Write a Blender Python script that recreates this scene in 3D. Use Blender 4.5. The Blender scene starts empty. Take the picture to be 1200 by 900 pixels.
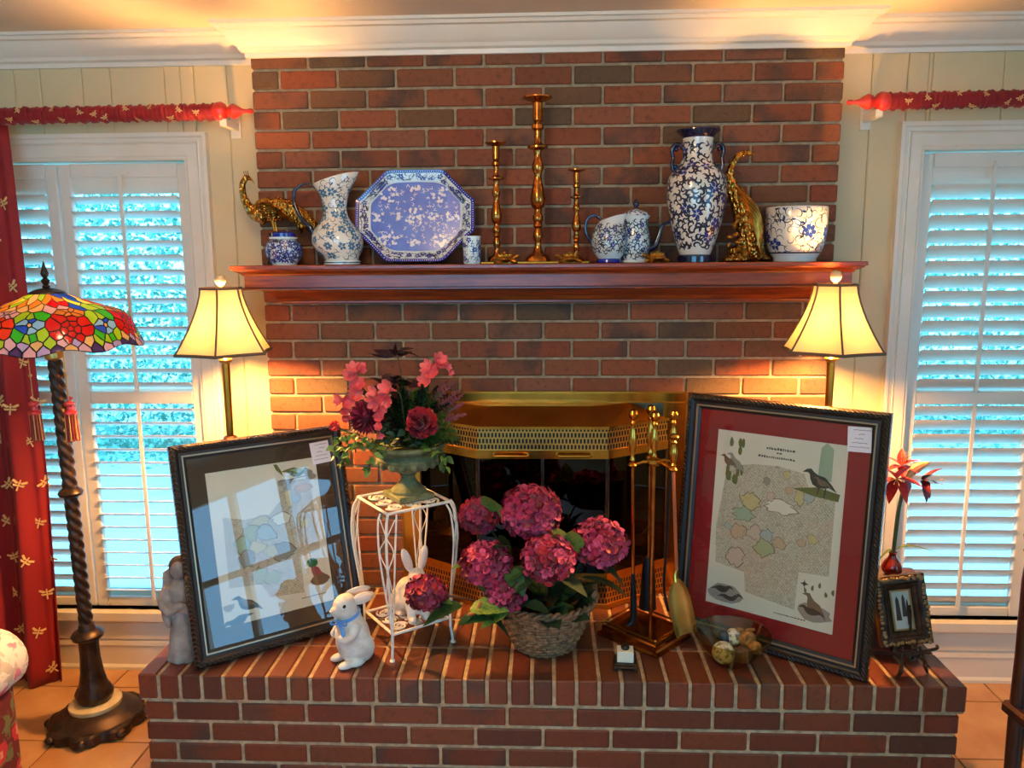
import bpy, bmesh, math, random
from mathutils import Vector, Matrix, Euler
import numpy as np
random.seed(7)
R = math.radians
PI = math.pi
scn = bpy.context.scene
COL = scn.collection

# ---------------------------------------------------------------- camera
def make_camera():
    pit, yaw, rol = R(8.956), R(-2.52), R(-0.418)
    fw = Vector((math.sin(yaw)*math.cos(pit), math.cos(yaw)*math.cos(pit), -math.sin(pit)))
    r0 = Vector((math.cos(yaw), -math.sin(yaw), 0)); u0 = r0.cross(fw)
    r = math.cos(rol)*r0 + math.sin(rol)*u0
    u = -math.sin(rol)*r0 + math.cos(rol)*u0
    cd = bpy.data.cameras.new('camera'); cd.sensor_width = 36; cd.sensor_fit = 'HORIZONTAL'
    cd.lens = 919.5/1200*36; cd.clip_start = .05
    co = bpy.data.objects.new('camera', cd); COL.objects.link(co)
    m = Matrix(((r.x, u.x, -fw.x, .0096), (r.y, u.y, -fw.y, -2.813), (r.z, u.z, -fw.z, 1.6233), (0, 0, 0, 1)))
    co.matrix_world = m
    scn.camera = co
make_camera()

# ---------------------------------------------------------------- world, exposure, lights
def make_world():
    w = bpy.data.worlds.new('daylight'); scn.world = w; w.use_nodes = True
    nt = w.node_tree; bg = nt.nodes['Background']
    bg.inputs['Color'].default_value = (.17, .56, 1.0, 1); bg.inputs['Strength'].default_value = 6.4
make_world()
scn.view_settings.view_transform = 'Standard'; scn.view_settings.look = 'None'
scn.view_settings.gamma = 1; scn.view_settings.use_curve_mapping = False
scn.view_settings.exposure = 0.12

def light(name, kind, loc, energy, color, size=.1, size_y=None, rot=(0, 0, 0), portal=False):
    ld = bpy.data.lights.new(name, kind); ld.energy = energy; ld.color = color
    if kind == 'AREA':
        ld.shape = 'RECTANGLE'; ld.size = size; ld.size_y = size_y or size
        if portal: ld.cycles.is_portal = True
    else:
        ld.shadow_soft_size = size
    lo = bpy.data.objects.new(name, ld); COL.objects.link(lo); lo.location = loc; lo.rotation_euler = rot
    return lo
# daylight comes in through the openings of the room (portals guide the sky light)
light('portal_window_near_curtain', 'AREA', (-1.81, .23, 1.12), 1, (1, 1, 1), 1.0, 1.75, (R(-90), 0, 0), True)
light('portal_window_near_flower', 'AREA', (1.835, .23, 1.12), 1, (1, 1, 1), 1.0, 1.75, (R(-90), 0, 0), True)
# daylight of the windows and glass door behind the photographer
light('daylight_side_window', 'AREA', (3.24, -3.80, 1.35), 13, (.62, .84, 1.0), 1.55, 2.4, (0, R(90), 0))
light('daylight_rear_window', 'AREA', (-.9, -5.24, 1.5), 4, (.75, .88, 1.0), 2.6, 1.5, (R(90), 0, 0))
# the room's warm ceiling lamp, behind the photographer
light('ceiling_lamp', 'POINT', (-.45, -1.55, 2.22), 25, (1.0, .68, .36), .10)

# ---------------------------------------------------------------- colours and materials
def lin(c):
    c = c/255.
    return c/12.92 if c <= .04045 else ((c+.055)/1.055)**2.4
def rgb(r, g, b): return (lin(r), lin(g), lin(b), 1)
MATS = {}
def newmat(name):
    m = bpy.data.materials.new(name); m.use_nodes = True
    MATS[name] = m
    return m, m.node_tree, m.node_tree.nodes['Principled BSDF']
def N(nt, t, **kw):
    n = nt.nodes.new(t)
    for k, v in kw.items():
        if k in n.inputs.keys(): n.inputs[k].default_value = v
        else: setattr(n, k, v)
    return n
def ramp(nt, fac, stops, interp='LINEAR'):
    r = nt.nodes.new('ShaderNodeValToRGB'); r.color_ramp.interpolation = interp
    els = r.color_ramp.elements
    while len(els) < len(stops): els.new(.5)
    for e, (p, c) in zip(els, stops):
        e.position = p; e.color = c
    nt.links.new(fac, r.inputs['Fac'])
    return r.outputs['Color']
def math_n(nt, op, a, b=None, c=None):
    n = nt.nodes.new('ShaderNodeMath'); n.operation = op
    for i, x in enumerate((a, b, c)):
        if x is None: continue
        if isinstance(x, (int, float)): n.inputs[i].default_value = x
        else: nt.links.new(x, n.inputs[i])
    return n.outputs[0]
def mixc(nt, fac, a, b):
    n = nt.nodes.new('ShaderNodeMix'); n.data_type = 'RGBA'
    for sock, x in ((n.inputs[0], fac), (n.inputs[6], a), (n.inputs[7], b)):
        if isinstance(x, (int, float, tuple)): sock.default_value = x
        else: nt.links.new(x, sock)
    return n.outputs[2]
def coords(nt, scale=(1, 1, 1), kind='Object'):
    tc = nt.nodes.new('ShaderNodeTexCoord'); mp = nt.nodes.new('ShaderNodeMapping')
    mp.inputs['Scale'].default_value = scale
    nt.links.new(tc.outputs[kind], mp.inputs['Vector'])
    return mp.outputs['Vector']
def bump(nt, p, height, strength=.3, dist=.002):
    b = nt.nodes.new('ShaderNodeBump'); b.inputs['Strength'].default_value = strength; b.inputs['Distance'].default_value = dist
    nt.links.new(height, b.inputs['Height']); nt.links.new(b.outputs['Normal'], p.inputs['Normal'])
def noise(nt, vec, scale, detail=4, rough=.55, dist=0, w=None):
    n = nt.nodes.new('ShaderNodeTexNoise')
    n.inputs['Scale'].default_value = scale; n.inputs['Detail'].default_value = detail
    n.inputs['Roughness'].default_value = rough; n.inputs['Distortion'].default_value = dist
    nt.links.new(vec, n.inputs['Vector'])
    if w is not None:
        n.noise_dimensions = '4D'
        if isinstance(w, (int, float)): n.inputs['W'].default_value = w
        else: nt.links.new(w, n.inputs['W'])
    return n.outputs['Fac']
def voro(nt, vec, scale, feature='F1', out='Distance', rand=1):
    n = nt.nodes.new('ShaderNodeTexVoronoi'); n.feature = feature
    n.inputs['Scale'].default_value = scale; n.inputs['Randomness'].default_value = rand
    nt.links.new(vec, n.inputs['Vector'])
    return n.outputs[out]
def mat(name, c, r=.5, m=0., c2=None, ns=15, amt=(.35, .65), b=0., bs=90, coat=0., sheen=0., trans=0., ior=1.5, scale=(1, 1, 1), det=5, spec=None):
    """a principled material, its colour wandering between c and c2, with fine relief"""
    mm, nt, p = newmat(name)
    p.inputs['Roughness'].default_value = r; p.inputs['Metallic'].default_value = m
    p.inputs['Coat Weight'].default_value = coat; p.inputs['Coat Roughness'].default_value = .15
    p.inputs['Sheen Weight'].default_value = sheen; p.inputs['Transmission Weight'].default_value = trans
    p.inputs['IOR'].default_value = ior
    if spec is not None: p.inputs['Specular IOR Level'].default_value = spec
    p.inputs['Base Color'].default_value = c
    if c2 or b: v = coords(nt, scale)
    if c2:
        f = noise(nt, v, ns, det)
        nt.links.new(ramp(nt, f, [(amt[0], c), (amt[1], c2)]), p.inputs['Base Color'])
    if b: bump(nt, p, noise(nt, v, bs, 4), b)
    return mm

def brick_mat(name, rough, bright, coat, tones, flashing=.55):
    mm, nt, p = newmat(name)
    oi = nt.nodes.new('ShaderNodeObjectInfo'); rnd = oi.outputs['Random']
    v = coords(nt)
    k = bright
    T = lambda a, b_, c: rgb(min(255, a*k), min(255, b_*k), min(255, c*k))
    tone = ramp(nt, rnd, [(p_, T(*c_)) for p_, c_ in tones])
    w = math_n(nt, 'MULTIPLY', rnd, 57.)
    flash = noise(nt, v, 7, 2, .5, .3, w)
    gate = math_n(nt, 'GREATER_THAN', math_n(nt, 'FRACT', math_n(nt, 'MULTIPLY', rnd, 13.7)), flashing)
    fm = math_n(nt, 'MULTIPLY', gate, ramp(nt, flash, [(.5, (0, 0, 0, 1)), (.62, (.8, .8, .8, 1))]))
    c1 = mixc(nt, fm, tone, T(74, 58, 46))
    sp = noise(nt, v, 160, 5, .7, 0, w)
    c2 = mixc(nt, ramp(nt, sp, [(.58, (0, 0, 0, 1)), (.72, (.55, .55, .55, 1))]), c1, T(178, 120, 84))
    c3 = mixc(nt, ramp(nt, noise(nt, v, 60, 4, .6, 0, w), [(.3, (.5, .5, .5, 1)), (.48, (0, 0, 0, 1))]), c2, T(70, 36, 26))
    nt.links.new(c3, p.inputs['Base Color'])
    p.inputs['Roughness'].default_value = rough; p.inputs['Coat Weight'].default_value = coat; p.inputs['Coat Roughness'].default_value = .3
    bump(nt, p, noise(nt, v, 110, 6, .65, 0, w), .45, .003)
    return mm
brick_mat('brick', .82, .93, 0, [(0, (142, 70, 36)), (.18, (126, 76, 46)), (.34, (152, 80, 44)), (.5, (132, 84, 58)), (.62, (140, 66, 36)), (.75, (110, 78, 46)), (.87, (94, 74, 50)), (1, (148, 76, 38))])
brick_mat('hearth_brick', .5, .90, .25, [(0, (124, 50, 24)), (.2, (134, 60, 28)), (.4, (112, 44, 24)), (.6, (128, 64, 32)), (.8, (104, 44, 24)), (.93, (84, 46, 32)), (1, (128, 58, 26))], .72)
mat('mortar', rgb(170, 152, 120), .95, c2=rgb(138, 122, 96), ns=40, b=.5, bs=200)
mat('hearth_mortar', rgb(200, 172, 132), .9, c2=rgb(160, 134, 100), ns=40, b=.5, bs=200)
mat('soot', rgb(22, 17, 14), .95, c2=rgb(10, 9, 8))
mat('wall_paint', rgb(220, 200, 154), .55, c2=rgb(212, 192, 144), ns=3)
mat('ceiling_paint', rgb(232, 216, 190), .8, c2=rgb(226, 208, 182), ns=2, b=.15, bs=60)
mat('trim_paint', rgb(236, 226, 206), .38, c2=rgb(228, 216, 192), ns=4)
mat('shutter_paint', rgb(232, 224, 208), .35, c2=rgb(226, 216, 198), ns=6)
mat('tile', rgb(206, 158, 106), .28, c2=rgb(184, 128, 78), ns=5, b=.08, bs=40, coat=.2)
mat('grout', rgb(110, 80, 54), .9)
mat('floor_far', rgb(196, 146, 96), .35, c2=rgb(178, 124, 76), ns=5)
mat('cherry_wood', rgb(156, 68, 26), .32, c2=rgb(112, 40, 14), ns=6, scale=(1.2, 14, 14), coat=.2, b=.05)
mat('cherry_dark', rgb(98, 36, 14), .32, c2=rgb(60, 20, 10), ns=6, scale=(1.2, 14, 14), coat=.5)
mat('dark_wood', rgb(60, 22, 14), .3, c2=rgb(34, 12, 8), ns=8, scale=(8, 8, 1.5), coat=.4)
mat('brass', rgb(214, 160, 70), .18, 1., c2=rgb(190, 134, 50), ns=10)
mat('brass_satin', rgb(200, 140, 50), .34, 1., c2=rgb(180, 118, 38), ns=6)
mat('old_brass', rgb(206, 136, 66), .2, 1., c2=rgb(160, 94, 42), ns=25)
mat('dark_bronze', rgb(74, 54, 40), .36, .5, c2=rgb(40, 28, 20), ns=30, b=.3, bs=120)
mat('gold_leaf', rgb(206, 150, 62), .30, .95, c2=rgb(150, 92, 30), ns=40, b=.3, bs=160)
def feather_mat(name, c, c2):
    mm, nt, p = newmat(name); v = coords(nt, (1, 1, .55)); d = voro(nt, v, 130)
    nt.links.new(ramp(nt, d, [(.25, c), (.75, c2)]), p.inputs['Base Color']); p.inputs['Metallic'].default_value = 1; p.inputs['Roughness'].default_value = .26
    bump(nt, p, d, 1., .006)
feather_mat('gold_feather', rgb(222, 168, 78), rgb(150, 94, 36)); feather_mat('brass_feather', rgb(224, 176, 84), rgb(150, 100, 36))
mat('black_iron', rgb(22, 19, 18), .5, .4)
mat('white_iron', rgb(236, 228, 212), .45, c2=rgb(206, 186, 156), ns=40, amt=(.5, .8), b=.2)
mat('linen_trim', rgb(96, 78, 58), .7)
mat('plaster_white', rgb(238, 230, 216), .75, c2=rgb(206, 194, 176), ns=22, b=.5, bs=130)
mat('ear_pink', rgb(232, 208, 190), .75)
mat('black_bead', rgb(12, 10, 10), .15)
mat('ribbon_blue', rgb(84, 150, 226), .5, sheen=.4)
mat('stone_angel', rgb(172, 158, 146), .85, c2=rgb(128, 112, 102), ns=18, b=.6, bs=90)
mat('urn_stone', rgb(120, 122, 84), .85, c2=rgb(74, 84, 52), ns=26, b=.8, bs=90)
mat('wicker', rgb(168, 120, 76), .6, c2=rgb(100, 64, 38), ns=60, b=.4, bs=200)
mat('wicker_dark', rgb(84, 56, 36), .7, c2=rgb(52, 34, 22), ns=50)
mat('frame_black', rgb(34, 25, 20), .45, c2=rgb(20, 15, 13), ns=20)
mat('frame_gilt', rgb(150, 112, 66), .35, .7)
mat('frame_beads', rgb(170, 148, 118), .3, .6)
mat('mat_brown', rgb(74, 54, 40), .9, c2=rgb(66, 47, 34), ns=60)
mat('mat_red', rgb(150, 10, 12), .85, c2=rgb(136, 7, 10), ns=60)
mat('paper', rgb(226, 218, 196), .85, c2=rgb(216, 206, 182), ns=4)
mat('ink', rgb(74, 64, 54), .9)
mat('note_paper', rgb(226, 222, 224), .9)
mat('mortar_side', rgb(140, 90, 60), .9)
mat('leaf_dark', rgb(36, 64, 26), .7, c2=rgb(20, 42, 20), ns=14)
mat('leaf_mid', rgb(72, 104, 38), .65, c2=rgb(44, 74, 30), ns=14)
mat('leaf_light', rgb(132, 156, 66), .5, c2=rgb(86, 122, 44), ns=14)
mat('leaf_ivy', rgb(70, 96, 72), .5, c2=rgb(38, 60, 48), ns=20)
mat('fern_green', rgb(122, 152, 62), .6, c2=rgb(80, 116, 44), ns=14)
mat('stem_green', rgb(70, 84, 36), .6, c2=rgb(48, 60, 28))
mat('stem_brown', rgb(92, 62, 38), .7)
mat('petal_magenta', rgb(200, 22, 78), .55, c2=rgb(120, 10, 50), ns=9, sheen=.2)
mat('petal_red', rgb(214, 22, 40), .55, c2=rgb(130, 8, 20), ns=9, sheen=.2)
mat('petal_rose', rgb(240, 92, 124), .55, c2=rgb(196, 44, 88), ns=9, sheen=.2)
mat('petal_coral', rgb(246, 124, 112), .55, c2=rgb(228, 66, 72), ns=12, sheen=.2)
mat('petal_plum', rgb(60, 14, 24), .55, c2=rgb(34, 8, 14), ns=12)
mat('petal_wine', rgb(130, 14, 40), .55, c2=rgb(84, 8, 26), ns=12)
mat('petal_pale', rgb(196, 120, 128), .6, c2=rgb(140, 70, 80), ns=12)
mat('amaryllis_red', rgb(224, 40, 30), .45, c2=rgb(180, 18, 22), ns=9, sheen=.2)
mat('amaryllis_dark', rgb(120, 8, 24), .45, c2=rgb(84, 4, 16), ns=9)
mat('amaryllis_bud', rgb(236, 150, 90), .5, c2=rgb(206, 190, 110), ns=14)
mat('red_glass', rgb(150, 40, 24), .12, c2=rgb(110, 22, 14), coat=.6)
mat('twig', rgb(190, 110, 60), .7)
mat('curtain_red', rgb(146, 5, 12), .7, c2=rgb(130, 3, 9), ns=3, sheen=.1)
mat('rod_red', rgb(206, 44, 34), .35, coat=.4)
mat('motif_gold', rgb(226, 184, 116), .7)
mat('lead', rgb(34, 28, 24), .45, .6)
mat('marble', rgb(228, 206, 156), .3, c2=rgb(206, 176, 120), ns=20, coat=.4)
mat('tassel_red', rgb(160, 34, 30), .8, c2=rgb(120, 24, 24), ns=60, scale=(4, 4, .6))
mat('cord_gold', rgb(206, 160, 90), .7)
mat('potpourri_white', rgb(226, 214, 188), .7, c2=rgb(120, 112, 84), ns=55, amt=(.45, .6), b=.4)
mat('potpourri_blue', rgb(70, 84, 96), .7, c2=rgb(40, 46, 52), ns=55, b=.4)
mat('potpourri_amber', rgb(190, 130, 60), .7, c2=rgb(110, 66, 28), ns=40, b=.4)
mat('potpourri_brown', rgb(122, 82, 50), .75, c2=rgb(70, 44, 26), ns=40, b=.5)
mat('cube_ivory', rgb(236, 228, 200), .5)
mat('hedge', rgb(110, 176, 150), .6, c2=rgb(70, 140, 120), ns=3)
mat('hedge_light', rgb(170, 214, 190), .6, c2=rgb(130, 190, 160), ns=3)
mat('bounce_ground', rgb(222, 222, 216), .9, c2=rgb(206, 206, 200), ns=2)  # near white so that the unseen ground throws daylight up at the slats
mat('cable', rgb(40, 28, 22), .5)
mat('shovel_brass', rgb(206, 178, 98), .3, .9, c2=rgb(186, 150, 74), ns=14)
mat('wood_broom', rgb(170, 84, 34), .4, coat=.3)
mat('bulb_socket', rgb(190, 150, 80), .3, .9)
mat('print_green', rgb(164, 172, 112), .9, c2=rgb(176, 168, 130), ns=160); mat('print_yellow', rgb(206, 188, 126), .9, c2=rgb(190, 172, 120), ns=160); mat('print_blue', rgb(160, 178, 174), .9, c2=rgb(176, 170, 150), ns=160)
mat('print_orange', rgb(202, 160, 120), .9, c2=rgb(190, 166, 136), ns=160); mat('print_pink', rgb(206, 172, 148), .9, c2=rgb(192, 172, 146), ns=160); mat('print_dark', rgb(62, 52, 44), .9)
mat('print_olive', rgb(104, 104, 46), .9); mat('print_brown', rgb(120, 94, 70), .9); mat('print_headgreen', rgb(20, 96, 52), .8)
mat('print_chest', rgb(150, 70, 70), .8); mat('print_grey', rgb(150, 140, 126), .9); mat('print_sage', rgb(158, 172, 142), .9)

def map_mat(name, paper, dot):
    """engraved map sheet: fine stippled hatching on old paper"""
    mm, nt, p = newmat(name)
    v = coords(nt)
    h = voro(nt, v, 260)
    hw = nt.nodes.new('ShaderNodeTexWave'); hw.bands_direction = 'DIAGONAL'; hw.inputs['Scale'].default_value = 60; hw.inputs['Distortion'].default_value = 1.5; nt.links.new(v, hw.inputs['Vector'])
    n1 = noise(nt, v, 9, 4, .6)
    n2 = noise(nt, v, 34, 5, .7, 1.2)
    line = ramp(nt, math_n(nt, 'ABSOLUTE', math_n(nt, 'SUBTRACT', n2, .5)), [(.0, (1, 1, 1, 1)), (.018, (0, 0, 0, 1))])
    c = mixc(nt, ramp(nt, h, [(.15, (.8, .8, .8, 1)), (.5, (.1, .1, .1, 1))]), paper, dot)
    c = mixc(nt, ramp(nt, hw.outputs['Fac'], [(.55, (0, 0, 0, 1)), (.8, (.35, .35, .35, 1))]), c, dot)
    c = mixc(nt, math_n(nt, 'MULTIPLY', line, .7), c, rgb(110, 88, 66))
    c = mixc(nt, ramp(nt, n1, [(.52, (0, 0, 0, 1)), (.64, (.28, .28, .28, 1))]), c, rgb(198, 150, 120))
    nt.links.new(c, p.inputs['Base Color']); p.inputs['Roughness'].default_value = .85
    return mm
map_mat('map_sheet', rgb(214, 202, 174), rgb(130, 116, 96))

def delft(name, white, blue, blue2, sc, line=.035, blob=.30, seed=0., gloss=.12):
    """white glaze painted with blue scrolls, leaves and flowers"""
    mm, nt, p = newmat(name)
    v = coords(nt)
    n1 = noise(nt, v, sc, 1.5, .5, 1.8, seed)
    lm = ramp(nt, math_n(nt, 'ABSOLUTE', math_n(nt, 'SUBTRACT', n1, .5)), [(line, (1, 1, 1, 1)), (line+.012, (0, 0, 0, 1))])
    d = voro(nt, v, sc*.9)
    n2 = noise(nt, v, sc*2.6, 2, .5, .6, seed+3)
    bm_ = ramp(nt, math_n(nt, 'ADD', d, math_n(nt, 'MULTIPLY', n2, .5)), [(blob+.14, (1, 1, 1, 1)), (blob+.18, (0, 0, 0, 1))])
    gate = ramp(nt, noise(nt, v, sc*.45, 1, .5, 0, seed+7), [(.40, (0, 0, 0, 1)), (.46, (1, 1, 1, 1))])
    mask = math_n(nt, 'MAXIMUM', lm, math_n(nt, 'MULTIPLY', bm_, gate))
    n3 = noise(nt, v, sc*1.7, 2, .5, 0, seed+11)
    bl = mixc(nt, ramp(nt, n3, [(.42, (0, 0, 0, 1)), (.6, (1, 1, 1, 1))]), blue, blue2)
    nt.links.new(mixc(nt, mask, white, bl), p.inputs['Base Color'])
    p.inputs['Roughness'].default_value = gloss; p.inputs['Coat Weight'].default_value = .6; p.inputs['Coat Roughness'].default_value = .05
    return mm
W1, NB, CB = rgb(232, 224, 208), rgb(20, 24, 70), rgb(30, 52, 140)
delft('porcelain_vase', W1, rgb(12, 14, 44), rgb(24, 38, 110), 34, .042, .20, 1)
delft('porcelain_planter', W1, rgb(20, 22, 62), rgb(30, 44, 130), 34, .026, .14, 5)
delft('porcelain_jar', rgb(200, 210, 226), rgb(20, 34, 96), rgb(36, 60, 150), 62, .07, .42, 9)
delft('porcelain_pitcher', rgb(230, 230, 216), rgb(36, 66, 100), rgb(60, 116, 146), 30, .02, .26, 13)
delft('porcelain_cup', rgb(226, 232, 236), rgb(28, 56, 120), rgb(20, 30, 80), 44, .03, .34, 17)
delft('porcelain_pot', rgb(220, 222, 226), rgb(14, 18, 60), rgb(30, 48, 140), 60, .045, .30, 21)
delft('platter_border', rgb(226, 230, 236), rgb(20, 28, 96), rgb(44, 66, 150), 42, .035, .40, 25)
delft('platter_field', rgb(66, 108, 200), rgb(214, 220, 230), rgb(150, 176, 222), 22, .006, .36, 29)
mat('cobalt', rgb(30, 42, 160), .12, c2=rgb(22, 28, 120), ns=40, coat=.6)
mat('cream_glaze', rgb(232, 224, 206), .12, coat=.6)
mat('navy_ink', rgb(14, 15, 44), .3, coat=.4); mat('cobalt_ink', rgb(28, 46, 130), .3, coat=.4); mat('slate_ink', rgb(40, 60, 92), .3, coat=.4); mat('teal_ink', rgb(58, 112, 146), .3, coat=.4); mat('pale_ink', rgb(214, 220, 226), .3, coat=.4)
mat('platter_blue', rgb(62, 104, 196), .14, c2=rgb(76, 122, 208), ns=30, coat=.6)
mat('navy_glaze', rgb(16, 18, 44), .1, c2=rgb(24, 30, 70), ns=20, coat=.6)
mat('white_glaze', rgb(216, 224, 220), .12, coat=.6)

def floral_mat(name, base, a, b, leafc, sc):
    mm, nt, p = newmat(name)
    v = coords(nt)
    d1 = math_n(nt, 'ADD', voro(nt, v, sc), math_n(nt, 'MULTIPLY', noise(nt, v, sc*3, 3), .4))
    d2 = noise(nt, v, sc*1.3, 3, .6, 1.2)
    c = mixc(nt, ramp(nt, d2, [(.52, (0, 0, 0, 1)), (.56, (1, 1, 1, 1))]), base, leafc)
    c = mixc(nt, ramp(nt, d1, [(.52, (1, 1, 1, 1)), (.56, (0, 0, 0, 1))]), c, a)
    c = mixc(nt, ramp(nt, d1, [(.36, (1, 1, 1, 1)), (.40, (0, 0, 0, 1))]), c, b)
    nt.links.new(c, p.inputs['Base Color']); p.inputs['Roughness'].default_value = .85
floral_mat('chintz_light', rgb(232, 222, 210), rgb(226, 140, 160), rgb(186, 50, 84), rgb(196, 186, 170), 12)
floral_mat('chintz_dark', rgb(96, 18, 20), rgb(176, 40, 50), rgb(210, 140, 110), rgb(96, 100, 60), 12)

def glassmix(name, tint, refl_ior=1.5, rough=0.0, base=0.):
    """thin clear pane: see-through, mirror-like at the fresnel rate"""
    mm, nt, p = newmat(name); nt.nodes.remove(p)
    out = nt.nodes['Material Output']
    t = N(nt, 'ShaderNodeBsdfTransparent'); t.inputs['Color'].default_value = tint
    g = N(nt, 'ShaderNodeBsdfGlossy'); g.inputs['Roughness'].default_value = rough
    lw_ = N(nt, 'ShaderNodeLayerWeight'); lw_.inputs['Blend'].default_value = .5
    f0 = ((refl_ior-1)/(refl_ior+1))**2
    f = math_n(nt, 'MULTIPLY_ADD', math_n(nt, 'POWER', lw_.outputs['Facing'], 5.), 1-f0, f0)
    mx = N(nt, 'ShaderNodeMixShader')
    nt.links.new(f, mx.inputs[0]); nt.links.new(t.outputs[0], mx.inputs[1]); nt.links.new(g.outputs[0], mx.inputs[2])
    nt.links.new(mx.outputs[0], out.inputs[0])
    return mm
glassmix('window_glass', (.92, .98, 1, 1), 1.45)
glassmix('picture_glass', (.97, .98, .97, 1), 1.42)
glassmix('smoked_glass', (.10, .08, .07, 1), 1.5)
glassmix('bowl_glass', (.86, .78, .52, 1), 1.9)

def shade_mat(name, c, trans):
    mm, nt, p = newmat(name); nt.nodes.remove(p)
    out = nt.nodes['Material Output']
    d = N(nt, 'ShaderNodeBsdfDiffuse'); d.inputs['Color'].default_value = c
    t = N(nt, 'ShaderNodeBsdfTranslucent'); t.inputs['Color'].default_value = c
    mx = N(nt, 'ShaderNodeMixShader'); mx.inputs[0].default_value = trans
    nt.links.new(d.outputs[0], mx.inputs[1]); nt.links.new(t.outputs[0], mx.inputs[2]); nt.links.new(mx.outputs[0], out.inputs[0])
    return mm
shade_mat('shade_silk', rgb(238, 200, 138), .019)
GLASS = dict(red=(214, 14, 16), scarlet=(236, 60, 24), orange=(240, 140, 50), amber=(240, 190, 120), green=(60, 190, 40), lime=(170, 210, 40),
             blue=(40, 80, 210), lilac=(190, 170, 220), pink=(236, 180, 190), purple=(80, 56, 110), yellow=(240, 220, 70), sky=(140, 190, 230))
def glass_piece_mat(k, c):
    mm, nt, p = newmat('glass_'+k); nt.nodes.remove(p)
    out = nt.nodes['Material Output']
    col = rgb(*c)
    d = N(nt, 'ShaderNodeBsdfDiffuse'); d.inputs['Color'].default_value = col
    t = N(nt, 'ShaderNodeBsdfTranslucent'); t.inputs['Color'].default_value = col
    g = N(nt, 'ShaderNodeBsdfGlossy'); g.inputs['Roughness'].default_value = .12
    mx = N(nt, 'ShaderNodeMixShader'); mx.inputs[0].default_value = .6
    m2 = N(nt, 'ShaderNodeMixShader'); m2.inputs[0].default_value = .05
    nt.links.new(d.outputs[0], mx.inputs[1]); nt.links.new(t.outputs[0], mx.inputs[2])
    nt.links.new(mx.outputs[0], m2.inputs[1]); nt.links.new(g.outputs[0], m2.inputs[2]); nt.links.new(m2.outputs[0], out.inputs[0])
for k, c in GLASS.items(): glass_piece_mat(k, c)
def emit_mat(name, c, s):
    mm, nt, p = newmat(name)
    p.inputs['Base Color'].default_value = c; p.inputs['Emission Color'].default_value = c; p.inputs['Emission Strength'].default_value = s
emit_mat('bulb_glow', (1, .49, .145, 1), 3000)
emit_mat('dome_glow', (1, .8, .55, 1), 2.5)
emit_mat('bulb_glow_small', (1, .66, .30, 1), 28)

def perforated_mat():
    """brass sheet pierced by rows of upright slots"""
    mm, nt, p = newmat('pierced_brass')
    tc = nt.nodes.new('ShaderNodeTexCoord')
    br = nt.nodes.new('ShaderNodeTexBrick'); br.offset = .5
    br.inputs['Scale'].default_value = 1
    br.inputs['Brick Width'].default_value = .0125; br.inputs['Row Height'].default_value = .021; br.inputs['Mortar Size'].default_value = .0030
    br.inputs['Mortar Smooth'].default_value = .1
    br.inputs['Color1'].default_value = br.inputs['Color2'].default_value = (0, 0, 0, 1); br.inputs['Mortar'].default_value = (1, 1, 1, 1)
    nt.links.new(tc.outputs['UV'], br.inputs['Vector'])
    c = mixc(nt, br.outputs['Color'], rgb(10, 8, 7), rgb(214, 164, 84))
    nt.links.new(c, p.inputs['Base Color']); nt.links.new(br.outputs['Color'], p.inputs['Metallic'])
    p.inputs['Roughness'].default_value = .25
    bump(nt, p, br.outputs['Color'], .8, .003)
perforated_mat()

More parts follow.
